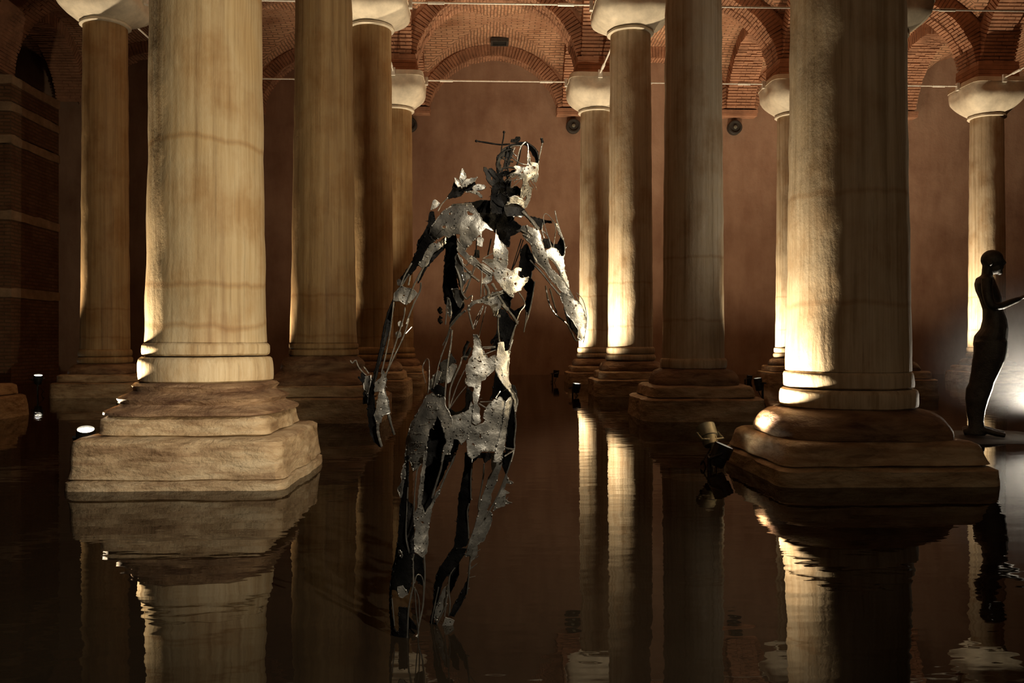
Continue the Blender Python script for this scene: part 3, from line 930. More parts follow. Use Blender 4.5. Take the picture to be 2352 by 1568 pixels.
sub(torso, 'torso', 'f', 'J', '870,310 930,250 1010,260 1080,240 1130,280 1170,270 1210,230 1290,240 1280,270 1240,270 1230,340 1300,390 1390,370 1390,410 1310,500 1280,560 1200,590 1150,610 1170,670 1100,630 1000,520 900,390', ['1065,290 1090,290 1100,340 1075,350'], lift=-5)
sub(torso, 'torso', 'f', 'J', '770,320 850,340 830,430 760,470 700,460 710,410 760,370')
sub(torso, 'torso', 'b', 'J', '740,760 880,670 940,660 1000,740 1000,800 940,860 920,930 900,960 870,900 860,850 800,780', lift=-50)
sub(torso, 'torso', 'f', 'J', '500,800 560,730 700,690 780,640 830,640 860,590 1010,590 1030,610 900,660 820,720 740,750 600,760 520,820 500,890 480,850')
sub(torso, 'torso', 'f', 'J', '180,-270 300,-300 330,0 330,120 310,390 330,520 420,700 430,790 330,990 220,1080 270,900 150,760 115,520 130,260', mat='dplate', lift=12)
sub(torso, 'torso', 'f', 'J', '250,550 330,540 420,600 430,700 370,830 340,800 290,690')
sub(torso, 'torso', 'f', 'J', '300,60 330,20 400,110 420,250 400,330 430,470 400,560 360,500 330,350', mat='plate')
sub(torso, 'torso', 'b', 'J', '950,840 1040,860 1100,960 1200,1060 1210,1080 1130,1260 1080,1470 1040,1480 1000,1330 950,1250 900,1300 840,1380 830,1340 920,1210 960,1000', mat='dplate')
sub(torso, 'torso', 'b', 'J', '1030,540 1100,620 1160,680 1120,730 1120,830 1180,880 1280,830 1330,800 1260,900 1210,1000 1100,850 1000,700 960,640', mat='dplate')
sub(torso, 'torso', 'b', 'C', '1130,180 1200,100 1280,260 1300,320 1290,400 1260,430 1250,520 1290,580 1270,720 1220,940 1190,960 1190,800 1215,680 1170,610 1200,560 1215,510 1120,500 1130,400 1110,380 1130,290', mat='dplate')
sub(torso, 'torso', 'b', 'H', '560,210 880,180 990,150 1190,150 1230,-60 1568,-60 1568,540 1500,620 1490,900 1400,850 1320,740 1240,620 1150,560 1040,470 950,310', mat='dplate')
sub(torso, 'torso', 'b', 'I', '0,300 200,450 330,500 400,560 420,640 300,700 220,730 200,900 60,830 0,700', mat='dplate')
sub(torso, 'torso', 'f', 'H', '980,750 1070,770 1050,900 970,870')
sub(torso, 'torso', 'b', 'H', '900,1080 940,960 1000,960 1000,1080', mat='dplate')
sub(torso, 'torso', 'f', 'J', '180,680 210,690 240,850 230,980 200,940 180,800')
sub(torso, 'torso', 'f', 'J', '400,290 450,300 520,290 540,330 480,400 440,470 400,400', ['430,330 460,330 460,370 440,380'])
sub(torso, 'torso', 'f', 'J', '540,60 600,90 650,150 740,190 850,270 870,310 770,330 700,280 620,210 560,190')
rods(torso, 'torso', 'f', 'J', ['1240,580 1320,700 1340,790 1270,890 1220,1020', '1250,1020 1190,1130 1110,1380', '1200,1100 1150,1300 1120,1440', '220,1110 180,1250 110,1390', '230,1140 170,1330 80,1568', '170,870 150,1080', '190,670 160,870', '690,280 700,360 690,460 680,660', '730,530 740,640', '470,700 550,640 540,720'], 1.5)
rods(torso, 'torso', 'f', 'J', ['940,640 1000,730 1080,850 1160,950 1230,1070', '450,870 340,960 220,1110', '850,460 910,560', '750,480 800,590 780,680', '540,340 660,430'], 3.0)
rods(torso, 'torso', 'f', 'J', ['340,30 400,170 490,280 540,320', '250,1160 230,1400 200,1568', '300,200 370,400 400,600 470,700', '500,890 530,1010 570,1150', '830,640 940,600 1020,570', '940,960 940,1150 960,1350'], 2.2)
rods(torso, 'torso', 'f', 'J', ['580,200 500,440 420,610', '600,210 520,430 440,620', '640,150 860,300', '620,180 840,320', '700,90 880,110', '720,80 860,10', '420,300 470,400 430,420 400,330', '430,170 470,190 500,150'], 1.1)
rods(torso, 'torso', 'b', 'J', ['570,1110 640,930 720,790', '590,1130 660,960 725,800', '650,1280 700,1060 760,810'], 1.2)
rods(torso, 'torso', 'b', 'H', ['960,800 950,1050', '1200,770 1140,1060'], 1.6, mat='dplate')
rods(torso, 'torso', 'b', 'I', ['410,770 250,1280', '440,790 330,1120 250,1290'], 1.3, mat='dplate')
rod(torso, 'torso', 'f', cv('J', P('950,930 945,970')), 4.5)
rod(torso, 'torso', 'f', cv('J', P('1000,780 1080,860')), 5.0)
rod(torso, 'torso', 'f', cv('H', P('560,215 700,205 880,195')), 1.6)
rod(torso, 'torso', 'f', cv('J', P('1370,900 1330,1190')), 1.4)
rod(torso, 'torso', 'f', cv('J', P('1490,430 1450,700 1400,930 1350,1080 1325,1190')), 1.5)
rods(torso, 'side', 'm', 'J', ['90,830 60,860 90,910', '90,960 60,1010 95,1060'], 4.5, mat='dplate')
# --- head and neck
neck = part('neck', 'neck', 'b', 'G', '400,740 440,740 470,790 540,760 600,820 640,860 700,850 800,800 850,830 950,790 1000,830 960,880 850,900 830,950 890,970 880,1060 850,1160 950,1210 960,1240 870,1280 870,1350 800,1400 750,1420 720,1568 520,1568 530,1330 560,1080 500,1020 450,940 430,830 400,800',
    ['520,910 560,900 570,960 545,990', '740,900 800,890 820,940 780,990 745,960', '770,1120 810,1130 800,1160 770,1150', '810,1270 860,1300 850,1360 810,1350'], 'dplate')
sub(neck, 'neck', 'f', 'G', '560,1080 640,1050 700,1150 720,1300 790,1420 740,1568 560,1568 540,1330', mat='dplate')
sub(neck, 'neck', 'f', 'G', '770,1430 900,1390 1040,1420 1120,1500 1180,1560 1100,1600 820,1620 770,1500', mat='dplate', lift=-8)
sub(neck, 'neck', 'f', 'I', '130,240 230,210 330,260 420,300 460,380 400,420 330,380 280,410 230,350 150,290', lift=-6)
head = part('head', 'head', 'f', 'G', '1200,450 1230,560 1240,640 1360,670 1380,780 1370,830 1380,900 1340,1000 1300,960 1230,950 1190,990 1190,1060 1260,1110 1250,1200 1220,1330 1170,1440 1150,1440 1130,1370 1180,1290 1170,1210 1150,1230 1100,1290 1060,1270 1070,1150 1110,1010 1120,930 1060,950 1020,880 950,860 880,900 850,880 960,830 1000,790 940,730 970,710 1100,740 1160,740 1190,690 1200,560', ['1265,700 1330,720 1340,770 1290,780', '1120,1060 1150,1050 1150,1130 1110,1160', '1060,800 1110,790 1120,850 1070,860'], 'hplate', step=4.0)
sub(head, 'head', 'b', 'G', '630,640 640,560 690,490 730,420 840,360 890,330 1000,290 1100,290 1160,280 1210,340 1290,370 1350,430 1390,540 1380,640 1350,660 1310,540 1230,420 1180,350 1050,330 930,360 880,430 920,470 900,560 830,550 740,550 690,620 700,700 690,850 650,870 630,760', mat='dplate', step=4.0)
sub(head, 'head', 'b', 'G', '830,560 890,570 830,760 790,780 790,720', mat='dplate')
sub(head, 'head', 'f', 'G', '870,1290 960,1250 1080,1310 1140,1370 1170,1450 1130,1480 1080,1420 980,1380 890,1380 800,1410 870,1350', mat='hplate')
sub(head, 'head', 'b', 'G', '890,280 900,240 960,230 980,190 1050,195 1060,220 1010,280 950,290', mat='dplate')
sub(head, 'head', 'f', 'G', '950,1090 1000,1080 1060,1140 1060,1250 960,1240 940,1170', mat='dplate', lift=20)
rods(head, 'head', 'm', 'G', ['265,265 420,290 690,330 870,320'], 2.0, mat='dplate', ball=(0, 3.2))
rods(head, 'head', 'm', 'G', ['765,105 755,220 735,310 715,450'], 1.5, mat='dplate', ball=(0, 3.2))
rods(head, 'head', 'm', 'G', ['1440,220 1460,280 1440,380 1400,560 1365,830'], 1.5, ball=(0, 2.4))
rod(head, 'head', 'm', cv('G', P('1440,220 1462,300')), 3.2, mat='dplate')
rods(head, 'head', 'f', 'G', ['1000,630 1030,480 1080,350 1160,290 1200,380 1190,560 1190,690', '900,550 960,600 1030,650 1100,680 1190,690', '880,380 960,350 1070,350', '960,380 930,480 1010,550'], 1.4)
rods(head, 'head', 'f', 'G', ['1160,290 1280,370 1360,480 1385,620'], 2.6, mat='dplate')
rods(head, 'head', 'f', 'G', ['780,1000 860,940 1000,890 1120,770', '890,1110 980,1040 1060,960', '850,970 1000,960 1100,930', '700,780 760,740 930,740', '830,890 920,850 1000,860', '1200,940 1260,1060 1300,1110', '1240,950 1320,1060 1350,1140', '1220,1000 1290,1100', '1180,880 1260,860 1370,840', '1200,860 1300,880 1380,870', '1210,920 1260,970 1330,1000', '1260,930 1300,1000'], 0.9)
rods(head, 'head', 'b', 'G', ['640,600 700,500 820,430 960,420', '660,820 760,760 880,740 960,760', '840,380 800,560 760,740 700,860', '900,350 880,520 820,700 850,830', '1080,330 1040,560 990,720', '720,560 820,620 930,640'], 2.0, mat='dplate')
rods(neck, 'neck', 'f', 'G', ['620,860 700,960 690,1100 640,1250', '760,830 740,960 800,1080 760,1200', '880,970 800,1080 820,1240 900,1300', '700,1180 800,1260 880,1290', '560,1320 640,1400 740,1450', '480,800 540,880 620,960'], 1.6, mat='dplate')
rods(head, 'head', 'f', 'G', ['1060,850 980,870 900,920 830,960', '1080,880 1000,930 940,1000', '1240,560 1230,640 1260,700', '1140,1060 1100,1180 1080,1260', '1200,1010 1220,1120 1210,1240'], 1.1)
# --- flower on the shoulder
flower = part('flower', 'flat', 'm', 'A', '290,760 340,690 365,600 420,650 460,700 430,735 330,760', mat='dplate', step=4.0)
for i, (pp, mt, lf) in enumerate((('415,560 445,465 480,550 440,610 430,620', 'plate', -4), ('365,555 400,590 425,640 400,650 375,610', 'plate', -10), ('430,640 480,580 590,555 570,590 480,640 440,660', 'plate', -8),
        ('440,660 560,590 575,640 540,680 470,690', 'dplate', 6), ('545,660 590,625 660,630 675,655 620,680 560,690', 'plate', 0), ('480,700 560,690 610,710 640,735 640,760 620,750 600,725 540,705', 'plate', -6))):
    sub(flower, 'flat', 'm', 'A', pp, (), mt, 'petal', step=4.0, lift=lf, thick=3.0)
rod(flower, 'flat', 'm', cv('A', P('300,755 240,820 200,890')), 1.6, name='stem')
sub(flower, 'flat', 'm', 'A', '130,880 155,790 170,780 215,815 190,850', (), 'plate', 'leaf', step=4.0)
# --- arm on the right (bent, ending in a clenched stump)
armR = part('arm', 'armR', 'f', 'I', '500,560 620,610 690,620 730,720 760,860 820,1020 850,1170 920,1290 1040,1400 1100,1500 1140,1568 1050,1568 900,1440 780,1250 650,1150 600,1020 570,860 450,740 430,700 570,760 600,740 520,640')
sub(armR, 'armR', 'f', 'I', '820,960 900,920 980,940 1060,1060 1100,1060 1110,1280 1150,1400 1190,1568 1150,1540 1060,1400 1010,1250 930,1130 840,1080', lift=4)
sub(armR, 'armR', 'b', 'I', '770,780 860,780 930,870 1000,870 1060,750 1110,860 1110,1000 1060,1060 980,940 800,920', mat='dplate')
sub(armR, 'armR', 'b', 'I', '560,400 700,445 760,460 900,480 910,510 800,510 740,540 740,620 690,600 620,470', mat='dplate')
sub(armR, 'armR', 'f', 'C', '1590,700 1640,690 1760,760 1850,830 1900,950 1920,1040 1900,1180 1860,1260 1810,1230 1820,1140 1750,1020 1690,960 1650,850')
sub(armR, 'armR', 'b', 'C', '1650,870 1700,960 1800,1090 1810,1200 1740,1120 1690,1030', mat='dplate')
sub(armR, 'armR', 'f', 'C', '1390,380 1450,370 1600,500 1680,610 1740,740 1640,690 1500,540')
sub(armR, 'armR', 'f', 'I', '430,560 500,560 520,640 600,740 560,770 480,690 400,650 330,640 400,610', lift=2)
sub(armR, 'armR', 'f', 'I', '970,520 1000,540 1060,690 1100,800 1070,760 1000,630', thick=2)
sub(armR, 'armR', 'b', 'I', '1040,790 1060,740 1110,850 1120,980 1090,1060 1040,960', mat='dplate', lift=-20)
rods(armR, 'armR', 'f', 'I', ['430,330 560,460 690,620'], 4.4)
rods(armR, 'armR', 'f', 'C', ['1240,300 1390,460 1500,600 1600,720', '1300,310 1420,420 1560,560', '1620,500 1700,640 1760,750'], 2.4)
rods(armR, 'armR', 'b', 'C', ['1430,610 1460,780 1500,880 1560,960 1680,1060 1740,1170 1790,1260 1840,1250', '1480,640 1530,830 1560,930'], 2.0)
rods(armR, 'armR', 'm', 'C', ['1800,690 1870,770 1910,900 1920,1060 1880,1300', '1790,720 1850,830 1900,930'], 0.9)
rods(armR, 'armR', 'm', 'I', ['920,930 850,740 770,450 810,360 900,440 970,600 930,930', '1160,890 1120,950'], 1.0)
rods(armR, 'armR', 'm', 'I', ['960,310 1000,500 1110,830 1120,1000 1100,1080', '760,510 750,640 790,770', '760,640 850,740 900,920'], 1.5)
rods(armR, 'armR', 'f', 'I', ['440,700 570,800 600,1020 660,1150', '840,1080 930,1130 1030,1290 1060,1390', '400,630 520,690'], 2.2)
# --- arm on the left, hanging, with a three-fingered hand
armL = part('arm', 'armL', 'f', 'H', '10,1190 60,1140 180,900 240,850 320,860 430,750 510,750 460,830 330,940 240,1010 180,1130 130,1220 60,1240')
sub(armL, 'armL', 'f', 'H', '-20,1050 0,830 120,640 170,540 200,330 260,330 280,500 210,600 180,760 190,840 120,960 60,1120', mat='dplate', lift=6)
sub(armL, 'armL', 'f', 'H', '480,800 480,880 300,1060 150,1230 60,1400 0,1500 100,1240 200,1050 330,950', mat='dplate', lift=6)
sub(armL, 'armL', 'f', 'B', '560,110 600,20 640,0 680,40 620,110 590,180 530,260 460,330 440,310 510,220', mat='dplate')
sub(armL, 'armL', 'f', 'B', '400,410 440,370 520,390 560,420 510,480 470,495 430,470 390,470')
sub(armL, 'armL', 'f', 'B', '415,330 425,318 445,325 448,345 435,362 420,360', name='disc', thick=4)
sub(armL, 'armL', 'b', 'B', '422,630 437,618 452,630 452,655 437,662 424,650', name='disc', thick=4)
sub(armL, 'armL', 'b', 'B', '405,705 420,692 438,698 440,728 424,740 408,730', name='disc', thick=4)
sub(armL, 'armL', 'b', 'B', '400,430 390,520 350,700 300,880 255,1060 230,1060 260,960 300,840 330,700 350,560', mat='dplate')
rods(armL, 'armL', 'f', 'B', ['600,240 540,350 480,500', '585,340 580,400 540,480 500,580 480,640', '500,280 450,360', '510,290 495,360', '640,170 590,260 560,330', '520,200 470,290 440,370'], 2.0)
rods(armL, 'armL', 'f', 'B', ['390,480 370,650 345,800 300,1000', '470,520 460,600 400,790 330,1020', '500,600 460,730 390,880 330,1010', '520,660 475,710'], 1.6)
rods(armL, 'armL', 'f', 'B', ['380,490 350,560 320,680 300,800 290,850 260,980'], 2.6, mat='dplate')
hand = sub(armL, 'armL', 'f', 'K', '400,520 480,450 530,340 560,420 570,470 540,600 560,680 600,830 635,960 580,980 510,1010 490,1110 420,1090 390,1000 430,880 450,720 470,640 400,650', name='hand', step=4.5)
sub(armL, 'armL', 'f', 'K', '350,440 390,560 380,700 400,900 400,1050 420,1200 450,1360 490,1480 380,1390 330,1260 290,1000 290,800 320,640', mat='dplate', lift=5)
rod(armL, 'armL', 'f', cv('K', P('440,1110 440,1240 465,1360 500,1470')), 4.2, taper=0.7, name='finger')
rod(armL, 'armL', 'f', cv('K', P('600,980 640,1130 690,1290')), 3.4, taper=0.85, name='finger')
sub(armL, 'armL', 'f', 'K', '250,420 340,410 330,540 300,650 295,720 250,650 230,540')
sub(armL, 'armL', 'f', 'K', '200,370 250,380 260,500 220,520 160,435 200,460', mat='dplate')
sub(armL, 'armL', 'f', 'K', '235,650 300,700 290,820 230,820', mat='dplate')
rods(armL, 'armL', 'm', 'K', ['30,180 60,220 110,180 150,270 210,350 270,400', '230,270 310,380'], 1.8)
# --- pelvis
pelvis = part('pelvis', 'torso', 'f', 'L', '700,1060 720,1100 830,1080 870,1030 840,1000 860,920 900,850 980,770 1050,730 1110,790 1110,900 1090,1100 1050,1250 1000,1430 820,1430 760,1500 700,1530 640,1480 630,1290 680,1190 640,1130')
sub(pelvis, 'torso', 'f', 'L', '715,-60 760,-60 790,0 810,90 850,180 900,240 990,200 1000,300 980,390 900,440 860,510 810,530 800,620 780,740 760,830 720,810 710,720 720,610 650,600 620,560 640,500 610,380 650,280 700,200 720,110')
sub(pelvis, 'torso', 'f', 'L', '1030,50 1100,30 1110,150 1180,130 1160,350 1160,500 1200,620 1260,720 1280,800 1250,950 1240,800 1190,680 1100,580 1040,490 1000,390 990,280 1020,160', ['1055,370 1070,380 1100,500 1085,480'])
sub(pelvis, 'torso', 'f', 'L', '110,720 180,690 240,710 340,740 350,850 400,930 430,1000 450,1100 460,1260 440,1350 410,1470 350,1470 310,1568 300,1568 330,1400 370,1310 330,1160 300,1050 250,970 200,1090 150,1150 120,1260 100,1500 65,1564 -57,1685 -100,1560 -166,1551 -142,1260 -90,1080 -32,981 40,850')
sub(pelvis, 'torso', 'f', 'L', '430,1000 450,980 600,940 660,900 680,800 710,860 700,1060 640,1130 680,1190 640,1250 600,1300 560,1340 520,1280 460,1270 450,1100')
sub(pelvis, 'torso', 'f', 'L', '720,830 760,820 790,880 800,1060 740,1090 700,1060 710,900', lift=-3)
sub(pelvis, 'torso', 'f', 'L', '1130,800 1190,740 1210,770 1170,900 1150,1060 1110,1380 1060,1568 970,1568 1000,1430 1050,1250 1090,1100 1110,900', lift=-3)
sub(pelvis, 'torso', 'b', 'L', '390,880 430,960 600,970 640,900 720,700 640,610 620,700 620,850 560,920 480,940 420,890', mat='dplate')
sub(pelvis, 'torso', 'b', 'L', '1000,400 1060,520 1190,700 1200,780 1150,800 1110,800 1040,740 1000,740 920,770 960,700 980,560', mat='dplate')
sub(pelvis, 'torso', 'b', 'L', '1220,800 1240,900 1250,1100 1240,1400 1130,1450 1150,1100 1170,950', mat='dplate')
sub(pelvis, 'torso', 'f', 'L', '150,640 150,540 250,400 300,420 260,540 200,620', lift=6)
sub(pelvis, 'torso', 'f', 'L', '170,640 260,580 340,620 340,740 240,710', mat='dplate')
sub(pelvis, 'torso', 'f', 'L', '380,380 440,310 500,330 480,420 430,540 380,560', lift=10)
sub(pelvis, 'torso', 'b', 'L', '280,300 390,240 430,180 490,290 440,310 380,380 340,540 280,560 290,420', mat='dplate')
sub(pelvis, 'torso', 'f', 'L', '1200,580 1240,590 1270,660 1270,740 1220,650', mat='dplate')
sub(pelvis, 'torso', 'b', 'L', '940,140 1000,0 1040,0 1040,60 1000,130', mat='dplate')
rods(pelvis, 'torso', 'f', 'L', ['130,690 145,540 145,300 115,245 65,330 65,420 100,560', '410,870 500,600 600,390', '410,880 520,720 620,600', '830,95 1000,85', '850,115 1000,100', '860,185 1000,130', '890,470 970,400', '800,800 950,795', '200,630 250,400 280,280 380,0'], 1.2)
rods(pelvis, 'torso', 'f', 'L', ['350,850 350,700 380,350 430,0', '400,890 420,620 540,330 570,230 640,220', '780,820 880,880', '1000,750 1060,660', '1190,620 1260,720 1280,800 1250,950 1260,1100 1240,1300 1240,1400 1200,1568', '1210,780 1150,1060', '1240,1410 1110,1390', '1240,1420 1110,1500', '1220,0 1180,130', '640,500 660,400 620,380', '640,560 610,540 620,490'], 1.8)
rods(pelvis, 'torso', 'b', 'L', ['650,20 600,130 595,210', '680,100 600,260'], 4.0, mat='dplate')
# --- legs
legL = part('leg', 'legL', 'f', 'E', '500,800 560,690 620,700 650,780 720,680 790,520 850,460 840,500 760,640 720,780 690,980 680,1200 670,1290 620,1340 570,1300 520,1270 510,1120 530,1000 510,880')
sub(legL, 'legL', 'f', 'E', '390,50 440,30 430,330 430,620 420,800 400,1050 430,1180 460,1340 480,1400 440,1568 220,1568 270,1330 310,1080 330,700 360,430 400,100', mat='dplate', lift=3)
sub(legL, 'legL', 'f', 'E', '330,570 300,450 350,370 350,250 400,100 390,300 360,450 345,570')
sub(legL, 'legL', 'f', 'E', '640,-10 670,-10 650,200 620,480 600,660 630,720 560,700 570,500 600,300 630,100')
sub(legL, 'legL', 'b', 'E', '430,620 510,700 510,850 500,1100 510,1280 480,1390 430,1180 405,1050 415,800', mat='dplate')
sub(legL, 'legL', 'b', 'L', '250,970 300,1050 330,1160 370,1310 330,1400 300,1568 90,1568 120,1260 150,1150 200,1090', mat='dplate')
sub(legL, 'legL', 'b', 'L', '460,1270 520,1280 530,1330 440,1568 300,1568 350,1470 410,1470', mat='dplate')
sub(legL, 'legL', 'b', 'E', '670,0 1000,0 880,300 780,480 740,620 650,780 610,660 640,300', mat='dplate')
sub(legL, 'legL', 'f', 'F', '260,100 410,0 440,150 430,430 380,530 300,570 260,480 200,480 190,700 230,940 200,980 180,700 185,400 240,200', mat='dplate')
sub(legL, 'legL', 'f', 'F', '270,450 330,430 390,530 330,570 290,560', lift=-2)
sub(legL, 'legL', 'f', 'F', '290,680 380,690 400,900 390,1180 385,1400 270,1400 270,1180 290,900', mat='dplate')
sub(legL, 'legL', 'b', 'F', '470,60 560,100 580,300 560,430 480,350 460,200', mat='dplate')
sub(legL, 'legL', 'b', 'F', '400,790 490,900 490,1000 460,1130 400,1120', mat='dplate')
sub(legL, 'legL', 'f', 'F', '460,1050 510,990 510,1130 470,1180 470,1400 400,1400 380,1150 460,1130')
sub(legL, 'legL', 'f', 'F', '200,900 240,940 290,1000 280,1200 270,1400 200,1400 195,1100', mat='dplate')
sub(legL, 'legL', 'f', 'F', '285,20 300,15 330,75 320,105 280,60', lift=-4)
rods(legL, 'legL', 'f', 'E', ['1040,0 990,140 920,280 850,450', '880,0 860,180 800,380 740,580'], 2.4)
rods(legL, 'legL', 'f', 'E', ['600,140 550,220 520,500 505,790', '470,60 440,100', '430,440 420,650 405,1050 440,1250 490,1400 500,1568', '510,1300 490,1400'], 1.7)
rods(legL, 'legL', 'f', 'F', ['450,150 455,370 450,440 400,700 385,1000 385,1200', '580,80 590,300 580,500 565,680 515,920 510,1000 470,1170'], 2.1)
rods(legL, 'legL', 'f', 'F', ['470,400 490,320 520,300 560,340 575,450 560,700 515,930', '470,450 490,750 510,900', '480,470 520,600 525,880', '205,580 235,900'], 1.4)
legR = part('leg', 'legR', 'f', 'E', '1500,0 1640,0 1630,150 1580,330 1500,520 1490,640 1440,740 1430,830 1350,980 1320,1150 1240,1320 1170,1330 1210,1180 1290,950 1340,760 1350,680 1410,510 1470,320 1520,230')
sub(legR, 'legR', 'f', 'E', '1170,0 1290,0 1330,50 1260,120 1240,300 1240,560 1220,650 1200,760 1210,1100 1190,1180 1100,1230 1030,1340 1090,1400 1000,1568 810,1568 900,1400 1030,1200 1070,900 1090,560 1160,200', mat='dplate', lift=4)
sub(legR, 'legR', 'm', 'E', '1690,280 1730,360 1790,380 1780,390 1690,390 1660,470 1740,510 1690,520 1680,590 1720,630 1770,640 1690,650 1670,680 1600,700 1530,740 1560,620 1620,470', name='fin_plate')
sub(legR, 'legR', 'f', 'E', '1440,740 1510,770 1500,900 1450,1030 1410,1120 1320,1180 1320,1300 1240,1400 1220,1568 1230,1330 1320,1150 1350,980 1430,830', lift=2)
sub(legR, 'legR', 'b', 'E', '1640,0 1780,0 1760,80 1690,260 1660,200 1640,120', mat='dplate')
sub(legR, 'legR', 'b', 'E', '1290,0 1500,0 1500,60 1420,130 1400,60 1330,60', mat='dplate')
rods(legR, 'legR', 'm', 'E', ['1440,1020 1360,1050', '1410,1115 1320,1180', '1360,1240 1270,1300', '1330,1330 1240,1390', '1310,1430 1230,1490', '1790,385 1720,370', '1770,640 1710,625'], 1.1, name='spike')
rods(legR, 'legR', 'f', 'E', ['1780,20 1700,270 1560,600 1430,830', '1410,130 1400,300 1340,660 1350,740', '1260,130 1240,300 1240,560 1255,600', '1220,650 1195,760 1210,1000 1210,1100', '1370,600 1350,680'], 1.7)
sub(legR, 'legR', 'f', 'F', '880,50 960,0 1080,0 1050,60 940,220 860,290 790,400 740,600 700,720 680,880 650,900 690,650 700,440 740,270', mat='dplate')
sub(legR, 'legR', 'f', 'F', '860,420 860,530 830,620 800,740 740,800 720,860 700,800 700,750 740,640 800,480', lift=4)
sub(legR, 'legR', 'b', 'F', '930,220 990,180 980,300 930,430 890,520 870,420 880,330', mat='dplate')
sub(legR, 'legR', 'f', 'F', '1100,330 1080,500 1000,680 930,790 880,780 940,640 1050,450', mat='dplate')
rods(legR, 'legR', 'f', 'F', ['1150,0 1110,200 1100,350 1080,530', '940,220 880,320 870,500 885,640 870,790', '750,450 700,680 670,850 680,960', '850,540 820,790', '850,640 730,880'], 1.7)
rods(legR, 'legR', 'm', 'F', ['1220,80 1120,150', '1200,170 1120,240', '1180,320 1100,340', '1115,460 1075,470'], 1.1, name='spike')
sub(legR, 'legR', 'f', 'F', '780,960 830,800 930,840 890,960 900,1100 790,1100', mat='plate')
sub(legR, 'legR', 'f', 'F', '640,900 720,860 760,960 790,1100 680,1100', mat='dplate')
# dotted weld rows across the hip and thigh
mb = MB()
for (y, xa, xb) in ((680, 430, 530), (762, 385, 480), (830, 390, 470), (925, 375, 470), (992, 300, 370), (1085, 240, 330), (1185, 210, 350), (1290, 210, 340), (1395, 220, 310), (1085, 880, 1020), (1105, 690, 780), (1262, 950, 1080)):
    x = xa
    while x < xb:
        (q,) = cv('D', [(x + R.uniform(-4, 4), y + R.uniform(-5, 5))])
        mb.ball(sp(q[0], q[1], depth('torso', q[0], q[1], 'f') + rel(q[0], q[1]) - 0.8) - statue_o, R.uniform(0.8, 1.5) * U, 5, 4)
        x += 15
o = mb.build('weld_dots', M['rod'], pelvis)
o['kind'] = 'stuff'

# ------------------------------------------------------------------ the bronze figure at the right edge
ZF = 8.95
fo = wpt(2262, 784, ZF); fo.z = 0.022
fig = empty('bronze_figure', fo, 'dark bronze nude figure standing in profile with forearms held out, right edge', 'sculpture', None, -0.50)
US = ZF / F_PX
def fx(cx_): return (2152 + cx_ / 3.41 - 2262) * US          # sketch x -> metres forward (+x is where it faces)
def fz(cy_): return EYE + (CY - (560 + cy_ / 3.41)) * US
mb = MB()
def loft_body(rows, n=20):
    """rows: (z, x0, x1, y centre, half width)"""
    vs, fs = [], []
    for (z, xa, xb, yc, hw) in rows:
        for i in range(n):
            a = 2 * math.pi * i / n
            vs.append(((xa + xb) / 2 + (xb - xa) / 2 * math.cos(a), yc + hw * math.sin(a), z))
    for j in range(len(rows) - 1):
        for i in range(n):
            i2 = (i + 1) % n
            fs.append((j * n + i, j * n + i2, (j + 1) * n + i2, (j + 1) * n + i))
    fs.append(tuple(range(n))[::-1]); fs.append(tuple((len(rows) - 1) * n + i for i in range(n)))
    if rows[0][0] > rows[-1][0]: fs = [f[::-1] for f in fs]
    mb.add(vs, fs)
def L(y, a, b, yc, hw): return (fz(y), fx(a), fx(b), yc, hw)
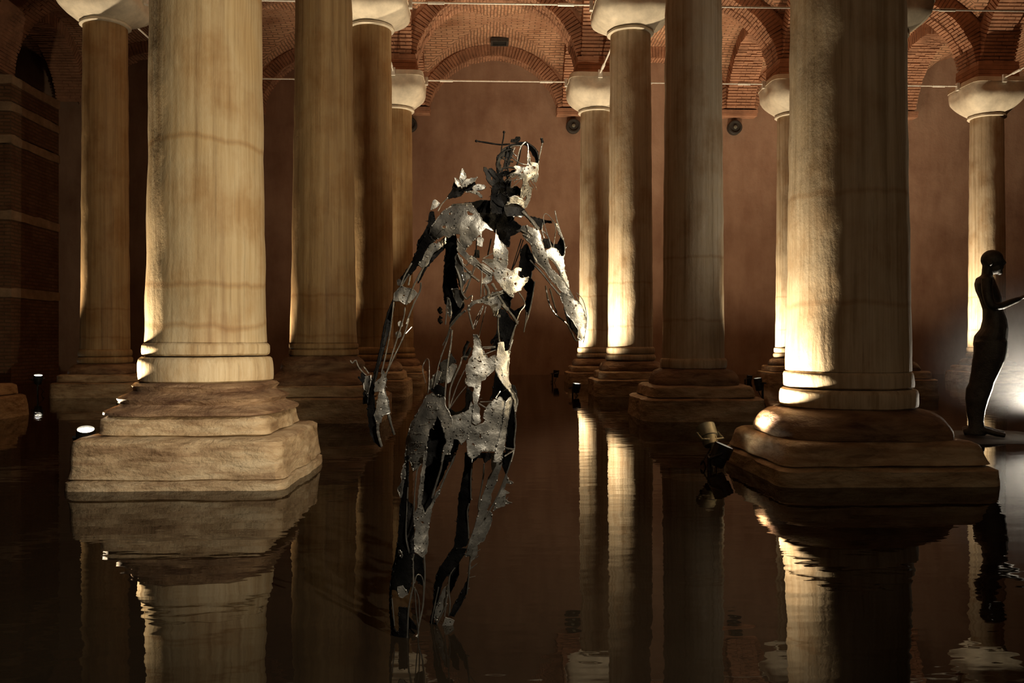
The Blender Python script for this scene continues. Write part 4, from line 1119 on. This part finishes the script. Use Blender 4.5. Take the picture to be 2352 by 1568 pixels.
# torso with hips
loft_body([L(225, 372, 425, 0, .055), L(262, 350, 425, 0, .065), L(285, 312, 440, 0, .15), L(330, 300, 455, 0, .20), L(380, 308, 474, 0, .19), L(440, 332, 492, 0, .165), L(530, 358, 500, 0, .145), L(610, 358, 528, 0, .15),
           L(680, 342, 538, 0, .17), L(740, 298, 535, 0, .185), L(800, 292, 530, 0, .185), L(850, 300, 520, 0, .17)])
for s_ in (-1, 1):
    dx_ = 6 * s_
    loft_body([L(780, 296, 530, .085 * s_, .10), L(860, 296, 525, .09 * s_, .095), L(930, 290 + dx_, 512, .09 * s_, .085), L(1010, 282 + dx_, 478, .09 * s_, .07), L(1100, 268 + dx_, 440, .09 * s_, .062), L(1150, 246 + dx_, 428, .09 * s_, .06),
               L(1230, 243 + dx_, 402, .09 * s_, .062), L(1320, 250 + dx_, 378, .09 * s_, .05), L(1400, 262 + dx_, 368, .09 * s_, .04), L(1450, 262 + dx_, 374, .09 * s_, .042), L(1490, 240 + dx_, 380, .09 * s_, .045), L(1512, 236 + dx_, 380, .09 * s_, .045)], 16)
    # foot
    vs0 = [Vector((fx(225), .09 * s_, fz(1492))), Vector((fx(300), .09 * s_, fz(1470))), Vector((fx(380), .095 * s_, fz(1472))), Vector((fx(450), .105 * s_, fz(1490))), Vector((fx(512), .11 * s_, fz(1500)))]
    mb.tube(catmull(vs0, 4), [0.04 - 0.0008 * i for i in range(17)], 10)
    # arm: shoulder, elbow, wrist, hand
    arm_p = [Vector((fx(385), .215 * s_, fz(300))), Vector((fx(385), .245 * s_, fz(400))), Vector((fx(410), .25 * s_, fz(498))), Vector((fx(470), .22 * s_, fz(512))), Vector((fx(560), .15 * s_, fz(474))), Vector((fx(610), .10 * s_, fz(455)))]
    c_ = catmull(arm_p, 5)
    mb.tube(c_, [0.058 - 0.034 * i / (len(c_) - 1) for i in range(len(c_))], 12)
    wr_ = c_[-1]
    for q in range(4):
        b0 = wr_ + Vector((0.0, (q - 1.5) * 0.016, 0.004))
        mb.tube([b0, b0 + Vector((0.045, 0, 0.014)), b0 + Vector((0.085 - 0.006 * abs(q - 1.3), -0.004 * s_, 0.008))], [0.012, 0.0105, 0.009], 7)
    mb.tube([wr_ + Vector((-0.01, -0.025 * s_, 0.008)), wr_ + Vector((0.03, -0.045 * s_, 0.03)), wr_ + Vector((0.055, -0.045 * s_, 0.038))], [0.013, 0.012, 0.009], 7)
# neck and head, tilted down
loft_body([L(290, 345, 432, 0, .075), L(240, 352, 428, 0, .062), L(190, 356, 440, 0, .062)], 14)
mb.ball((fx(425), 0, fz(142)), 0.1, 18, 12, (1.07, 0.80, 1.02))
mb.ball((fx(450), 0, fz(205)), 0.07, 14, 10, (0.95, 0.78, 1.0))
mb.ball((fx(474), 0, fz(243)), 0.035, 10, 8, (1.0, 0.8, 0.8))
mb.tube([(fx(492), 0, fz(140)), (fx(512), 0, fz(172)), (fx(496), 0, fz(182))], [0.016, 0.02, 0.02], 8)
mb.tube([(fx(488), -0.02, fz(208)), (fx(498), 0, fz(206)), (fx(488), 0.02, fz(208))], 0.013, 8)
for s_ in (-1, 1):
    mb.ball((fx(410), 0.080 * s_, fz(170)), 0.03, 10, 8, (0.7, 0.35, 1.1))
    mb.ball((fx(484), 0.035 * s_, fz(152)), 0.022, 8, 6)
body = mb.build('body', M['bronze'], fig)
rm = body.modifiers.new('remesh', 'REMESH'); rm.mode = 'VOXEL'; rm.voxel_size = 0.009; rm.use_smooth_shade = True
sm = body.modifiers.new('smooth', 'SMOOTH'); sm.factor = 0.5; sm.iterations = 4
# thin slab at the waterline under the figure
slab = empty('sculpture_base', (fo.x + 0.08, fo.y, -0.008), 'thin flat slab at the waterline under the bronze figure', 'base')
vs, fs = loft([(-0.06, 0.60, 14), (0.004, 0.62, 14), (0.012, 0.60, 14), (0.013, 0.3, 2)], 48, 0.01, 3, 2)
mb = MB(); mb.add(vs, fs); mb.build('slab', M['dark'], slab)

# mist hanging in the light of the lamp at the right edge
def mist(loc, rad, dens, label):
    mb = MB(); mb.ball((0, 0, 0), rad, 24, 14)
    m = bpy.data.materials.new('mist'); m.use_nodes = True
    nt = m.node_tree; nt.nodes.remove(nt.nodes['Principled BSDF'])
    v = nt.nodes.new('ShaderNodeVolumeScatter'); v.inputs['Anisotropy'].default_value = 0.2
    g = nt.nodes.new('ShaderNodeTexGradient'); g.gradient_type = 'QUADRATIC_SPHERE'
    nt.links.new(coords(nt, (1 / rad, 1 / rad, 1 / rad)), g.inputs['Vector'])
    mu = nt.nodes.new('ShaderNodeMath'); mu.operation = 'MULTIPLY'; mu.inputs[1].default_value = dens
    nt.links.new(g.outputs['Fac'], mu.inputs[0]); nt.links.new(mu.outputs[0], v.inputs['Density'])
    nt.links.new(v.outputs[0], nt.nodes['Material Output'].inputs['Volume'])
    o = mb.build('mist', m); o.location = loc
    tag(o, label, 'mist', None, 'stuff')
mp_ = wpt(2392, 948, 9.3)
mist((mp_.x, mp_.y + 0.3, mp_.z + 0.45), 1.25, 0.45, 'faint bright mist in the lamp light at the right edge')
